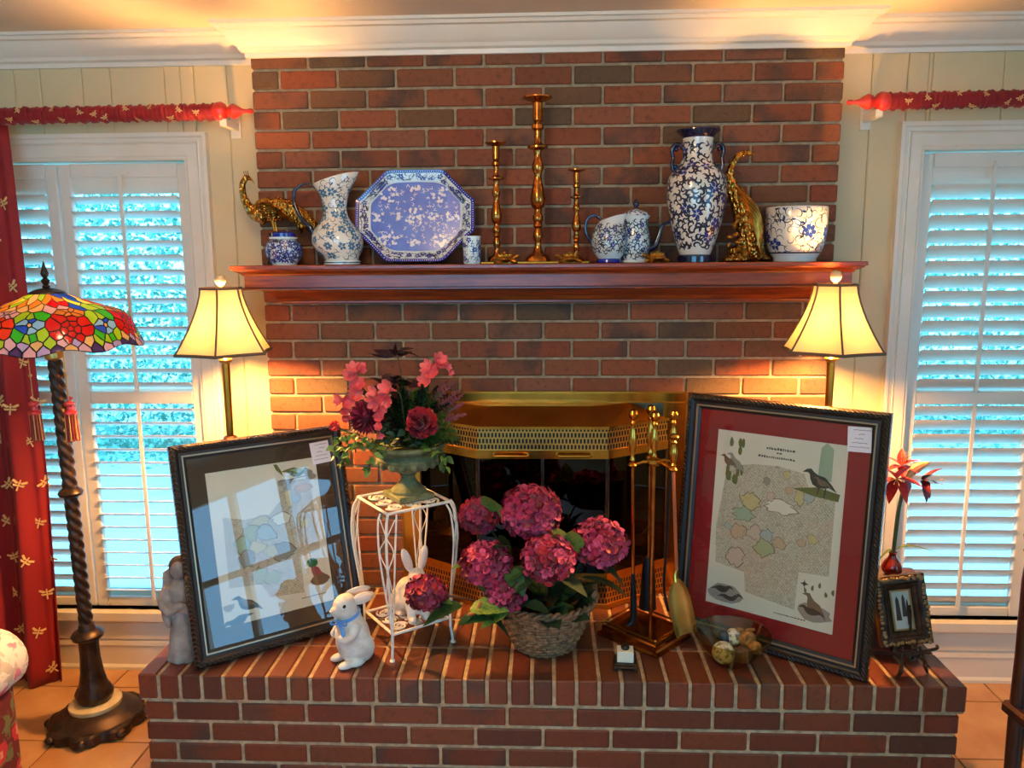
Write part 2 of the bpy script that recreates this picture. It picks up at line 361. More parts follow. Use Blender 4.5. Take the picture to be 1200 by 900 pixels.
# ---------------------------------------------------------------- geometry helpers
def cr(pts, n=6, closed=False):
    """Catmull-Rom through the points"""
    P = [Vector(p) for p in pts]; out = []
    m = len(P)
    for i in range(m if closed else m-1):
        if closed: p0, p1, p2, p3 = P[i-1], P[i], P[(i+1) % m], P[(i+2) % m]
        else: p0, p1, p2, p3 = P[max(i-1, 0)], P[i], P[i+1], P[min(i+2, m-1)]
        for k in range(n):
            t = k/n
            out.append(.5*((2*p1)+(p2-p0)*t+(2*p0-5*p1+4*p2-p3)*t*t+(3*p1-p0-3*p2+p3)*t**3))
    if not closed: out.append(P[-1].copy())
    return out
class MB:
    def __init__(s): s.v = []; s.f = []; s.m = []
    def add(s, vs, fs, mi=0):
        o = len(s.v); s.v += [tuple(v) for v in vs]; s.f += [tuple(i+o for i in f) for f in fs]; s.m += [mi]*len(fs)
        return s
    def box(s, x0, x1, y0, y1, z0, z1, mi=0):
        return s.add([(x0, y0, z0), (x1, y0, z0), (x1, y1, z0), (x0, y1, z0), (x0, y0, z1), (x1, y0, z1), (x1, y1, z1), (x0, y1, z1)],
                     [(0, 3, 2, 1), (4, 5, 6, 7), (0, 1, 5, 4), (1, 2, 6, 5), (2, 3, 7, 6), (3, 0, 4, 7)], mi)
    def loft(s, loops, mi=0, cap=True, closed=True):
        n = len(loops[0]); vs = [p for l in loops for p in l]; fs = []
        for i in range(len(loops)-1):
            for j in range(n if closed else n-1):
                a = i*n+j; b = i*n+(j+1) % n
                fs.append((a, b, b+n, a+n))
        if cap and closed:
            fs.append(tuple(reversed(range(n)))); fs.append(tuple(range((len(loops)-1)*n, len(loops)*n)))
        return s.add(vs, fs, mi)
    def lathe(s, prof, n=32, c=(0, 0, 0), mi=0, cap=True, sx=1, sy=1, wob=None):
        loops = []
        for r, z in prof:
            r = max(r, .0004)
            loops.append([(c[0]+sx*r*(wob(a, z) if wob else 1)*math.cos(a), c[1]+sy*r*(wob(a, z) if wob else 1)*math.sin(a), c[2]+z) for a in (2*PI*j/n for j in range(n))])
        return s.loft(loops, mi, cap)
    def tube(s, pts, r, n=8, mi=0, cap=True, closed=False, flat=1.):
        P = [Vector(p) for p in pts]; m = len(P)
        rr = r if isinstance(r, (list, tuple)) else [r]*m
        if len(rr) != m:
            rr = [rr[min(int(i*(len(rr)-1)/(m-1)), len(rr)-2)]*(1-(i*(len(rr)-1)/(m-1)) % 1)+rr[min(int(i*(len(rr)-1)/(m-1))+1, len(rr)-1)]*((i*(len(rr)-1)/(m-1)) % 1) if i < m-1 else rr[-1] for i in range(m)]
        loops = []; up = None
        for i in range(m):
            if closed: t = (P[(i+1) % m]-P[i-1])
            else: t = P[min(i+1, m-1)]-P[max(i-1, 0)]
            if t.length < 1e-9: t = Vector((0, 0, 1))
            t.normalize()
            if up is None:
                up = Vector((0, 0, 1)) if abs(t.z) < .9 else Vector((1, 0, 0))
            up = up-t*up.dot(t)
            if up.length < 1e-6: up = t.orthogonal()
            up.normalize(); sd = t.cross(up)
            loops.append([P[i]+rr[i]*(math.cos(a)*sd+flat*math.sin(a)*up) for a in (2*PI*j/n for j in range(n))])
        if closed: loops.append(loops[0])
        return s.loft(loops, mi, cap and not closed)
    def ell(s, c, r, n=14, k=9, rot=None, mi=0):
        if isinstance(r, (int, float)): r = (r, r, r)
        q = Euler(rot).to_matrix() if rot else None
        loops = []
        for i in range(k+1):
            th = PI*i/k; th = min(max(th, .02), PI-.02)
            L = []
            for j in range(n):
                a = 2*PI*j/n
                p = Vector((r[0]*math.sin(th)*math.cos(a), r[1]*math.sin(th)*math.sin(a), -r[2]*math.cos(th)))
                if q: p = q @ p
                L.append(p+Vector(c))
            loops.append(L)
        return s.loft(loops, mi)
    def prism(s, poly, d0, d1, axis='y', mi=0):
        """2D outline (counter-clockwise seen from -y) extruded along an axis"""
        if axis == 'y': A = [(x, d0, z) for x, z in poly]; B = [(x, d1, z) for x, z in poly]
        elif axis == 'z': A = [(x, y, d0) for x, y in poly]; B = [(x, y, d1) for x, y in poly]
        else: A = [(d0, y, z) for y, z in poly]; B = [(d1, y, z) for y, z in poly]
        return s.loft([A, B], mi)
    def xf(s, M, i0=0):
        for i in range(i0, len(s.v)): s.v[i] = tuple(M @ Vector(s.v[i]))
        return s
    def mesh(s, name, mats, smooth=True, angle=38):
        me = bpy.data.meshes.new(name); me.from_pydata(s.v, [], s.f)
        for m in (mats if isinstance(mats, (list, tuple)) else [mats]): me.materials.append(MATS[m])
        me.polygons.foreach_set('material_index', s.m)
        bm = bmesh.new(); bm.from_mesh(me); bmesh.ops.recalc_face_normals(bm, faces=bm.faces); bm.to_mesh(me); bm.free()
        if smooth:
            me.polygons.foreach_set('use_smooth', [True]*len(me.polygons)); me.set_sharp_from_angle(angle=R(angle))
        me.update()
        return me
    def build(s, name, mats, parent=None, loc=(0, 0, 0), rot=(0, 0, 0), smooth=True, angle=38):
        return ob(name, s.mesh(name, mats, smooth, angle), parent, loc, rot)
def ob(name, me, parent=None, loc=(0, 0, 0), rot=(0, 0, 0), scale=None):
    o = bpy.data.objects.new(name, me); COL.objects.link(o)
    o.location = loc; o.rotation_euler = rot
    if scale: o.scale = scale
    if parent: o.parent = parent
    return o
def tag(o, label=None, cat=None, group=None, kind=None):
    if label: o['label'] = label
    if cat: o['category'] = cat
    if group: o['group'] = group
    if kind: o['kind'] = kind
    return o
def thing(name, label, cat, loc=(0, 0, 0), rot=(0, 0, 0), group=None, kind=None):
    o = bpy.data.objects.new(name, None); COL.objects.link(o); o.empty_display_size = .05
    o.location = loc; o.rotation_euler = rot if not isinstance(rot, (int, float)) else (0, 0, rot)
    return tag(o, label, cat, group, kind)
_bev = {}
def bevbox(sx, sy, sz, b, matname):
    """a block with chamfered edges, centred; meshes are shared between alike sizes"""
    key = (round(sx, 4), round(sy, 4), round(sz, 4), b, matname)
    if key not in _bev:
        bm = bmesh.new(); bmesh.ops.create_cube(bm, size=1)
        for v in bm.verts: v.co = Vector((v.co.x*sx, v.co.y*sy, v.co.z*sz))
        bmesh.ops.bevel(bm, geom=list(bm.edges), offset=b, segments=1, affect='EDGES', profile=.5)
        me = bpy.data.meshes.new(matname); bm.to_mesh(me); bm.free(); me.materials.append(MATS[matname]); _bev[key] = me
    return _bev[key]
def ring(mb, w, h, prof, mi=0, back=True):
    """rectangular frame in the XZ plane, centred; prof = (inset from the outer edge, proud towards -y)"""
    loops = []
    P = list(prof)
    for i, d in P:
        x, z = w/2-i, h/2-i
        loops.append([(-x, -d, -z), (x, -d, -z), (x, -d, z), (-x, -d, z)])
    if back: loops.append(loops[0])
    return mb.loft(loops, mi, cap=False)
def sweep(mb, path, prof, mi=0):
    """moulding: profile (out, z) carried along a 2D path with mitred corners; out is to the right of travel"""
    P = [Vector(p) for p in path]; loops = []
    for i, p in enumerate(P):
        d0 = (P[i]-P[i-1]).normalized() if i else None
        d1 = (P[i+1]-P[i]).normalized() if i < len(P)-1 else None
        n0 = Vector((d0.y, -d0.x)) if d0 else None; n1 = Vector((d1.y, -d1.x)) if d1 else None
        if n0 is None: n = n1
        elif n1 is None: n = n0
        else:
            n = n0+n1; n = n/n.length_squared*2
        loops.append([(p.x+n.x*o, p.y+n.y*o, z) for o, z in prof])
    return mb.loft(loops, mi)
def remesh(o, size, smooth=4):
    m = o.modifiers.new('remesh', 'REMESH'); m.mode = 'VOXEL'; m.voxel_size = size; m.use_smooth_shade = True
    if smooth:
        k = o.modifiers.new('smooth', 'SMOOTH'); k.iterations = smooth; k.factor = .5
    return o
def copy_tree(o, parent=None):
    c = o.copy(); COL.objects.link(c); c.parent = parent
    for ch in list(o.children): copy_tree(ch, c)
    return c
# ================================================================ THE SETTING
YW = .09                                   # face of the back wall; the brick face of the chimney is y = 0
CEIL = 2.42
OPL, OPR = (-2.312, -1.306), (1.332, 2.338)  # window openings
WZ0, WZ1 = .25, 1.998

def st(o, label, cat): return tag(o, label, cat, kind='structure')

# floor: slab plus single tiles near the hearth
fl = MB().box(-3.1, 3.1, -5.1, .3, -.1, -.004).build('floor', 'grout'); st(fl, 'warm beige ceramic tile floor with dark grout', 'floor')
MB().box(-3.1, 3.1, -5.1, -1.79, -.004, 0).build('floor_field', 'floor_far', fl)
tx, ty = .337, .345
xs = [-1.677+tx*i for i in range(-5, 15)]; ys = [-.06+ty*j for j in range(-5, 1)]
for x in xs:
    for y in ys:
        x0, x1, y0, y1 = max(x, -3.1), min(x+tx, 3.1), y, min(y+ty, YW)
        if x1-x0 < .02: continue
        if x0 > -1.19 and x1 < 1.19 and y0 > -.62: continue      # under the hearth
        ob('tile', bevbox(x1-x0-.006, y1-y0-.006, .008, .0015, 'tile'), fl, ((x0+x1)/2, (y0+y1)/2, -.0035))

# ceiling
ce = MB().box(-3.1, 3.1, -5.1, .3, CEIL, CEIL+.1).build('ceiling', 'ceiling_paint'); st(ce, 'cream painted ceiling', 'ceiling')

# back wall with its two window openings, faced with grooved panel boards
wb = MB()
for x0, x1, z0, z1 in ((-3.1, OPL[0], 0, CEIL), (OPL[0], OPL[1], 0, WZ0), (OPL[0], OPL[1], WZ1, CEIL), (OPL[1], OPR[0], 0, CEIL),
                       (OPR[0], OPR[1], 0, WZ0), (OPR[0], OPR[1], WZ1, CEIL), (OPR[1], 3.1, 0, CEIL)):
    wb.box(x0, x1, YW+.012, YW+.17, z0, z1)
wb = wb.build('wall_back', 'wall_paint', smooth=False); st(wb, 'cream wood panelled wall on both sides of the brick chimney', 'wall')
def board(x0, x1, z0, z1):
    if x1-x0 < .004 or z1-z0 < .004: return
    g = .0008; c = .003
    m = MB(); a, b = x0+g, x1-g
    m.prism([(a, YW+.014), (a, YW+c), (a+c, YW), (b-c, YW), (b, YW+c), (b, YW+.014)], z0, z1, 'z')
    m.build('panel_board', 'wall_paint', wb, smooth=False)
GL = [-3.1, -2.9, -2.8, -2.62, -2.48, -2.38, -2.22, -2.12, -1.92, -1.822, -1.667, -1.563, -1.364, -1.256, -1.135, -1.0]
GR = [1.0, 1.14, 1.262, 1.345, 1.585, 1.69, 1.85, 1.95, 2.12, 2.22, 2.38, 2.5, 2.68, 2.78, 2.94, 3.1]
for G, OP in ((GL, OPL), (GR, OPR)):
    for a, b in zip(G, G[1:]):
        # pieces left and right of the opening full height, over and under it otherwise
        for x0, x1, inside in ((a, min(b, OP[0]), 0), (max(a, OP[0]), min(b, OP[1]), 1), (max(a, OP[1]), b, 0)):
            if x1 <= x0: continue
            if inside: board(x0, x1, 0, WZ0); board(x0, x1, WZ1, CEIL)
            else: board(x0, x1, 0, CEIL)
# the rest of the room, out of frame
wl = MB().box(-3.22, -3.1, -5.1, .3, 0, CEIL).build('wall_left', 'wall_paint', smooth=False); st(wl, 'cream side wall beyond the red curtain', 'wall')
wr = MB()
for y0, y1, z0, z1 in ((-5.1, -5.0, 0, CEIL), (-5.0, -2.6, 0, .55), (-5.0, -2.6, 2.12, CEIL), (-2.6, .3, 0, CEIL)): wr.box(3.1, 3.22, y0, y1, z0, z1)
wr = wr.build('wall_right', 'wall_paint', smooth=False); st(wr, 'cream side wall with a wide daylight window', 'wall')
wf = MB()
for x0, x1, z0, z1 in ((-3.1, -2.3, 0, CEIL), (-2.3, .5, 0, .7), (-2.3, .5, 2.26, CEIL), (.5, 3.1, 0, CEIL)): wf.box(x0, x1, -5.22, -5.1, z0, z1)
wf = wf.build('wall_front', 'wall_paint', smooth=False); st(wf, 'cream wall with a wide window behind the photographer', 'wall')
def muntins(name, label, pts):
    m = MB()
    for b in pts: m.box(*b)
    st(m.build(name, 'trim_paint', smooth=False), label, 'window')
muntins('window_3', 'white mullioned side window seen only in reflections',
        [(3.12, 3.18, -5.0+i*.584, -5.0+i*.584+.065, .55, 2.12) for i in range(5)]+[(3.12, 3.18, -5.0, -2.6, z, z+.06) for z in (.55, 1.28, 2.06)])
muntins('window_4', 'white mullioned window behind the photographer',
        [(-2.3+i*.684, -2.3+i*.684+.065, -5.18, -5.12, .7, 2.26) for i in range(5)]+[(-2.3, .5, -5.18, -5.12, z, z+.06) for z in (.7, 1.45, 2.2)])

# crown moulding, baseboards
cp = [(-.004, 2.318), (.012, 2.318), (.015, 2.333), (.028, 2.338), (.034, 2.350), (.050, 2.362), (.066, 2.386), (.072, 2.396), (.086, 2.398), (.092, 2.408), (.1, 2.410), (.1, 2.42), (-.004, 2.42)]
cm = sweep(MB(), [(-3.1, YW), (-1.011, YW), (-1.011, 0), (1.011, 0), (1.011, YW), (3.1, YW)], cp).build('trim_1', 'trim_paint', angle=25)
st(cm, 'cream crown moulding stepping out around the chimney', 'crown moulding')
bp = [(-.004, 0), (.022, 0), (.022, .012), (.014, .022), (.014, .098), (.018, .104), (.016, .122), (.006, .130), (-.004, .130)]
for nm, x0, x1, lb in (('baseboard_left', -3.1, -1.011, 'cream baseboard below the window with the red curtain'), ('baseboard_right', 1.011, 3.1, 'cream baseboard below the window beside the amaryllis')):
    st(sweep(MB(), [(x0, YW), (x1, YW)], bp).build(nm, 'trim_paint', angle=25), lb, 'baseboard')

# windows
def window(name, OP, label):
    w = thing(name, label, 'window', ((OP[0]+OP[1])/2, YW, 0), kind='structure')
    ww, hh, zc = OP[1]-OP[0], WZ1-WZ0, (WZ0+WZ1)/2
    m = MB()                                 # casing: head and two legs with a back band
    prof = [(0, 0), (0, .026), (.014, .026), (.018, .018), (.030, .016), (.034, .020), (.040, .013), (.078, .011), (.084, .006), (.090, .006), (.090, -.01)]
    loops = []
    for i, d in prof:
        x = ww/2+.09-i; zt = hh/2+.09-i
        loops.append([(-x, -d, -hh/2), (-x, -d, zt), (x, -d, zt), (x, -d, -hh/2)])
    m.loft([[p for p in l] for l in zip(*loops)], cap=True)
    m.build('casing', 'trim_paint', w, (0, 0, zc), angle=20)
    MB().box(-ww/2-.10, ww/2+.10, -.038, .15, WZ0-.032, WZ0).build('sill', 'trim_paint', w, smooth=False)
    MB().prism([(-.018, WZ0-.118), (-.018, WZ0-.05), (-.026, WZ0-.04), (-.026, WZ0-.032), (.004, WZ0-.032), (.004, WZ0-.118)], -ww/2-.085, ww/2+.085, 'x').build('apron', 'trim_paint', w, smooth=False)
    j = MB()
    j.box(-ww/2-.005, -ww/2+.004, 0, .17, WZ0, WZ1); j.box(ww/2-.004, ww/2+.005, 0, .17, WZ0, WZ1); j.box(-ww/2, ww/2, 0, .17, WZ1-.004, WZ1+.005)
    j.build('jamb', 'trim_paint', w, smooth=False)
    for z0, z1, y in ((WZ0, 1.13, .125), (1.09, WZ1-.004, .150)):
        s = MB(); ring(s, ww-.01, z1-z0, [(0, -.012), (0, .012), (.042, .012), (.042, -.012)])
        so = s.build('sash', 'trim_paint', w, (0, y, (z0+z1)/2), smooth=False)
        MB().box(-ww/2+.04, ww/2-.04, -.002, .002, -(z1-z0)/2+.04, (z1-z0)/2-.04).build('pane', 'window_glass', so, smooth=False)
window('window_1', OPL, 'tall cream cased window half hidden by the red curtain')
window('window_2', OPR, 'tall cream cased window behind the red amaryllis')

# plantation shutters
def louver_mesh(length):
    pr = [(.032*math.cos(a), .0045*math.sin(a)) for a in (2*PI*i/10 for i in range(10))]
    m = MB(); m.prism(pr, -length/2, length/2, 'x')
    return m.mesh('louver', 'shutter_paint')
LM = louver_mesh(.404)
def shutter(x0, tilt_top, tilt_bot, label, rz=0.):
    w = .496
    t = thing('plantation_shutter', label, 'shutter', (x0, YW+.04, 0), (0, 0, rz), group='plantation shutters')
    for a, b in ((0, .044), (w-.044, w)):
        ob('stile', bevbox(b-a, .026, 1.735, .003, 'shutter_paint'), t, ((a+b)/2, 0, WZ0+.001+1.735/2))
    for a, b, nm in ((1.937, WZ1-.009, 'top_rail'), (1.083, 1.131, 'middle_rail'), (WZ0+.001, .288, 'bottom_rail')):
        ob(nm, bevbox(w-.09, .024, b-a, .003, 'shutter_paint'), t, (w/2, 0, (a+b)/2))
    for z0, z1, tl in ((1.131, 1.937, tilt_top), (.288, 1.083, tilt_bot)):
        n = 15; p = (z1-z0)/n
        for i in range(n):
            a = tl
            if z0 > 1 and i == n-1: a = 82
            ob('louver', LM, t, (w/2, 0, z0+p*(i+.5)), (R(-a), 0, 0))
        ca = math.cos(R(tl))*.032
        m = MB().box(w/2-.006, w/2+.006, -ca-.014, -ca-.004, z0+.004, z1+.008)
        m.build('tilt_rod', 'shutter_paint', t, smooth=False)
    m = MB().box(w/2+.006, w/2+.016, -.02, -.011, 1.948, 1.958).build('catch_magnet', 'trim_paint', t, smooth=False)
shutter(-1.806, 23, 21, 'open louvred white shutter panel behind the stained glass floor lamp')
shutter(-2.308, 44, 44, 'white shutter panel mostly covered by the red curtain')
shutter(1.338, 47, 47, 'white shutter panel behind the amaryllis with nearly closed louvres')
shutter(1.838, 47, 47, 'white shutter panel next to the dark wooden chair at the picture edge')

# garden outside
lw = MB().box(-12, 12, .3, 14, -.35, -.3).build('bounce_ground', 'bounce_ground', smooth=False); tag(lw, 'pale ground outside the windows, added to bounce daylight onto the louvres', 'bounce_ground', kind='structure')  # unseen ground, made pale to bounce daylight under the louvres
def hedge(name, label, x0, x1, y, h, n, seed, mt):
    rg = np.random.default_rng(seed)
    P = np.stack([rg.uniform(x0, x1, n), y+rg.normal(0, .4, n), rg.uniform(-.3, 1, n)*h], 1); P[:, 2] = np.clip(P[:, 2], -.3, None)
    m = MB()
    A = rg.normal(size=(n, 3)); A /= np.linalg.norm(A, axis=1)[:, None]; B = np.cross(A, rg.normal(size=(n, 3))); B /= np.linalg.norm(B, axis=1)[:, None]
    s = rg.uniform(.022, .05, n)
    V = np.empty((n, 4, 3)); V[:, 0] = P-A*s[:, None]; V[:, 1] = P+B*s[:, None]*.5; V[:, 2] = P+A*s[:, None]; V[:, 3] = P-B*s[:, None]*.5
    me = bpy.data.meshes.new(name); me.from_pydata(V.reshape(-1, 3).tolist(), [], [(4*i, 4*i+1, 4*i+2, 4*i+3) for i in range(n)])
    for q in mt: me.materials.append(MATS[q])
    me.polygons.foreach_set('material_index', rg.integers(0, len(mt), n).astype(np.int32))
    tag(ob(name, me), label, 'hedge', kind='stuff')
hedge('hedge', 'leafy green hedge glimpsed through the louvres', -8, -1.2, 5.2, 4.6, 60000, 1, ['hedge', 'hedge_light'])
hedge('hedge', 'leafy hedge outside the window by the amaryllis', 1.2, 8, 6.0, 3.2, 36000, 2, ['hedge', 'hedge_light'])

# chimney: mortar core with each brick laid on it
FO = .46; FT = 1.112                        # firebox half width and top
cor = MB()
cor.box(-1.006, -FO, .008, .5, 0, CEIL); cor.box(FO, 1.006, .008, .5, 0, CEIL); cor.box(-FO, FO, .008, .5, FT, CEIL)
cor = cor.build('wall_chimney', 'mortar', smooth=False); st(cor, 'red brown brick chimney breast in running bond', 'chimney')
C0, CH, SP, JT = 2.28, .0672, .2032, .0095
rg = random.Random(3)
for k in range(-1, 28):
    zt, zb = C0-k*CH-JT/2, C0-(k+1)*CH+JT/2
    x = -1.011
    first = SP if k % 2 else SP/2
    spans = []
    while x < 1.011-.02:
        L = (first if x == -1.011 else SP)
        x1 = min(x+L-JT, 1.011)
        spans.append((x, x1)); x = x+L
    for a, b in spans:
        pieces = [(a, b)]
        if zb < FT:
            pieces = []
            if a < -FO: pieces.append((a, min(b, -FO)))
            if b > FO: pieces.append((max(a, FO), b))
        for p, q in pieces:
            if q-p < .012: continue
            L = round(q-p, 3)
            ob('brick', bevbox(L, .092, zt-zb, .0035, 'brick'), cor, ((p+q)/2, .046+rg.uniform(-.0012, .0012), (zt+zb)/2), (rg.uniform(-.004, .004), rg.uniform(-.004, .004), rg.uniform(-.003, .003)))

# hearth
HZ, HF = .395, -.6583
hc = MB().box(-1.205, 1.205, HF+.013, .085, 0, HZ-.012); hc.box(-1.222, 1.222, HF+.006, .085, .309, HZ-.0045)
hc = hc.build('hearth', 'hearth_mortar', smooth=False); st(hc, 'raised brick hearth with a rowlock brick top', 'hearth')
pw = 2.462/37
for r_ in range(4):
    y0 = HF+r_*SP; y1 = y0+SP-JT
    for i in range(37):
        x0 = -1.231+i*pw+.0055; x1 = x0+pw-.011
        ye = min(y1, .085 if (x1 < -1.011 or x0 > 1.011) else -.003)
        if ye-y0 < .02: continue
        ob('brick', bevbox(round(x1-x0, 4), round(ye-y0, 4), .080, .004, 'hearth_brick'), hc, ((x0+x1)/2, (y0+ye)/2, HZ-.040+rg.uniform(-.0012, .0012)), (rg.uniform(-.004, .004), rg.uniform(-.006, .006), rg.uniform(-.004, .004)))
for k in range(5):
    zt, zb = .305-k*CH-JT/2, max(.305-(k+1)*CH+JT/2, .001)
    x = -1.2145; i = 0
    while x < 1.2145-.02:
        L = SP/2-.006 if (k % 2 == 0 and i == 0) else SP
        x1 = min(x+L-JT, 1.2145)
        ob('brick', bevbox(round(x1-x, 4), .09, round(zt-zb, 4), .004, 'hearth_brick'), hc, ((x+x1)/2, HF+.008+.045, (zt+zb)/2), (rg.uniform(-.004, .004), 0, rg.uniform(-.004, .004)))
        x += L; i += 1
    for sx in (-1, 1):                       # the ends of the hearth
        y = HF+.008+.09+JT; j = 0
        while y < .08:
            L = SP/2 if (k % 2 and j == 0) else SP
            y1 = min(y+L-JT, .085)
            if y1-y > .02: ob('brick', bevbox(.09, round(y1-y, 4), round(zt-zb, 4), .004, 'hearth_brick'), hc, (sx*(1.2145-.045), (y+y1)/2, (zt+zb)/2))
            y += L; j += 1
# ================================================================ MANTEL SHELF
MT = 1.612
def slab(mb, rows):
    return mb.loft([[(-hx, yf, z), (hx, yf, z), (hx, -.001, z), (-hx, -.001, z)] for z, hx, yf in rows])
mantel = thing('mantel_shelf', 'polished cherry wood mantel shelf across the brick chimney', 'mantel', (0, 0, 0))
slab(MB(), [(1.598, 1.046, -.198), (1.600, 1.050, -.202), (1.609, 1.050, -.202), (MT, 1.047, -.199)]).build('shelf_top', 'cherry_wood', mantel, smooth=False)
slab(MB(), [(1.577, 1.019, -.168), (1.581, 1.022, -.170), (1.584, 1.023, -.172), (1.588, 1.032, -.184), (1.594, 1.042, -.195), (1.598, 1.043, -.196)]).build('cornice', 'cherry_wood', mantel, smooth=False)
slab(MB(), [(1.538, 1.016, -.162), (1.577, 1.016, -.162)]).build('frieze_board', 'cherry_wood', mantel, smooth=False)
slab(MB(), [(1.528, 1.020, -.168), (1.531, 1.023, -.172), (1.535, 1.023, -.172), (1.538, 1.019, -.166)]).build('lower_bead', 'cherry_dark', mantel, smooth=False)
slab(MB(), [(1.474, .936, -.026), (1.478, .940, -.030), (1.484, .940, -.030), (1.488, .944, -.036), (1.500, .952, -.046), (1.515, .970, -.072), (1.524, .984, -.092), (1.528, .986, -.095)]).build('bed_moulding', 'cherry_wood', mantel, smooth=False)

PX, PZ = .00288, .00291
# ---- painted decoration: curling strokes and small blossoms that follow a glazed surface
def lathe_surf(rows, lo=0., hi=1.):
    L = [0]
    for (r0, z0), (r1, z1) in zip(rows, rows[1:]): L.append(L[-1]+math.hypot(r1-r0, z1-z0))
    def f(u, v):
        d = (lo+(hi-lo)*v)*L[-1]; d = min(max(d, 0), L[-1]*.99999); i = 0
        while L[i+1] < d: i += 1
        k = (d-L[i])/(L[i+1]-L[i]); r = rows[i][0]+(rows[i+1][0]-rows[i][0])*k; z = rows[i][1]+(rows[i+1][1]-rows[i][1])*k
        return Vector((r*math.cos(2*PI*u), r*math.sin(2*PI*u), z))
    return f
def painted(parent, surf, ncurl, nflow, size, seed, mats=('navy_glaze', 'cobalt'), name='painted_scrolls', thick=.16, inside=None, urange=(0, 1), off=.0006, flower=1., out=None):
    rg = random.Random(seed); m = MB(); used = []
    def frame(u, v):
        e = 1e-3; p = surf(u, v); du = (surf(u+e, v)-p)/e; dv = (surf(u, min(v+e, 1))-surf(u, v-e))/(2*e if v+e < 1 else e)
        n = du.cross(dv)
        if n.length < 1e-9: n = Vector((0, -1, 0))
        n.normalize()
        if out is not None and n.dot(out) < 0: n = -n
        return du.length, dv.length, n
    def place(sp):
        for _ in range(60):
            u = rg.uniform(*urange); v = rg.uniform(.06, .94)
            if inside and not inside(u, v): continue
            p = surf(u, v)
            if all((p-q).length > sp for q in used): used.append(p); return u, v
        return None
    for k in range(ncurl+nflow):
        fl = k < nflow
        uv = place(size*(1.25 if fl else .62))
        if uv is None: continue
        u, v = uv; lu, lv, n = frame(u, v)
        if lu < 1e-6 or lv < 1e-6: continue
        P = lambda a, b: surf(u+a/lu, min(max(v+b/lv, .0), 1.))+n*off
        th = rg.uniform(0, 2*PI); hand = rg.choice((-1, 1))
        if fl:
            q = rg.choice((5, 6, 5))
            for j in range(q):
                a = th+2*PI*j/q; r = size*.62*flower*rg.uniform(.85, 1.15)
                pts = [(0.12*r, 0), (.5*r, .34*r), (.95*r, .24*r), (1.05*r, 0), (.95*r, -.24*r), (.5*r, -.34*r)]
                m.add([P(x*math.cos(a)-y*math.sin(a), x*math.sin(a)+y*math.cos(a)) for x, y in pts], [tuple(range(6))], 1 if len(mats) > 1 else 0)
        else:
            s = size*rg.uniform(.7, 1.15); N_ = 11; A = []; B = []
            for i in range(N_+1):
                t = i/N_; r = s*(.62-.5*t); a = th+hand*t*4.6
                w = s*thick*(.35+.65*math.sin(PI*min(1, t*1.15)))*(1.5 if i > N_-3 else 1)
                cx, cy = r*math.cos(a), r*math.sin(a)
                A.append(P(cx+w*.5*math.cos(a), cy+w*.5*math.sin(a))); B.append(P(cx-w*.5*math.cos(a), cy-w*.5*math.sin(a)))
            m.add(A+B, [(i, i+1, N_+2+i, N_+1+i) for i in range(N_)], 0)
            if rg.random() < .6:                      # a leaf springing from the stroke
                a = th+hand*1.2; b = a+hand*1.2; r = s*.5
                pts = [(0, 0), (.3*s, .13*s), (.62*s, 0), (.3*s, -.13*s)]
                m.add([P(r*math.cos(a)+x*math.cos(b)-y*math.sin(b), r*math.sin(a)+x*math.sin(b)+y*math.cos(b)) for x, y in pts], [(0, 1, 2, 3)], rg.choice((0, len(mats)-1)))
    o = m.build(name, list(mats), parent, smooth=False); o['kind'] = 'stuff'
    return o
def prof(rows, base): return [(r*PX, (base-y)*PZ) for r, y in rows]

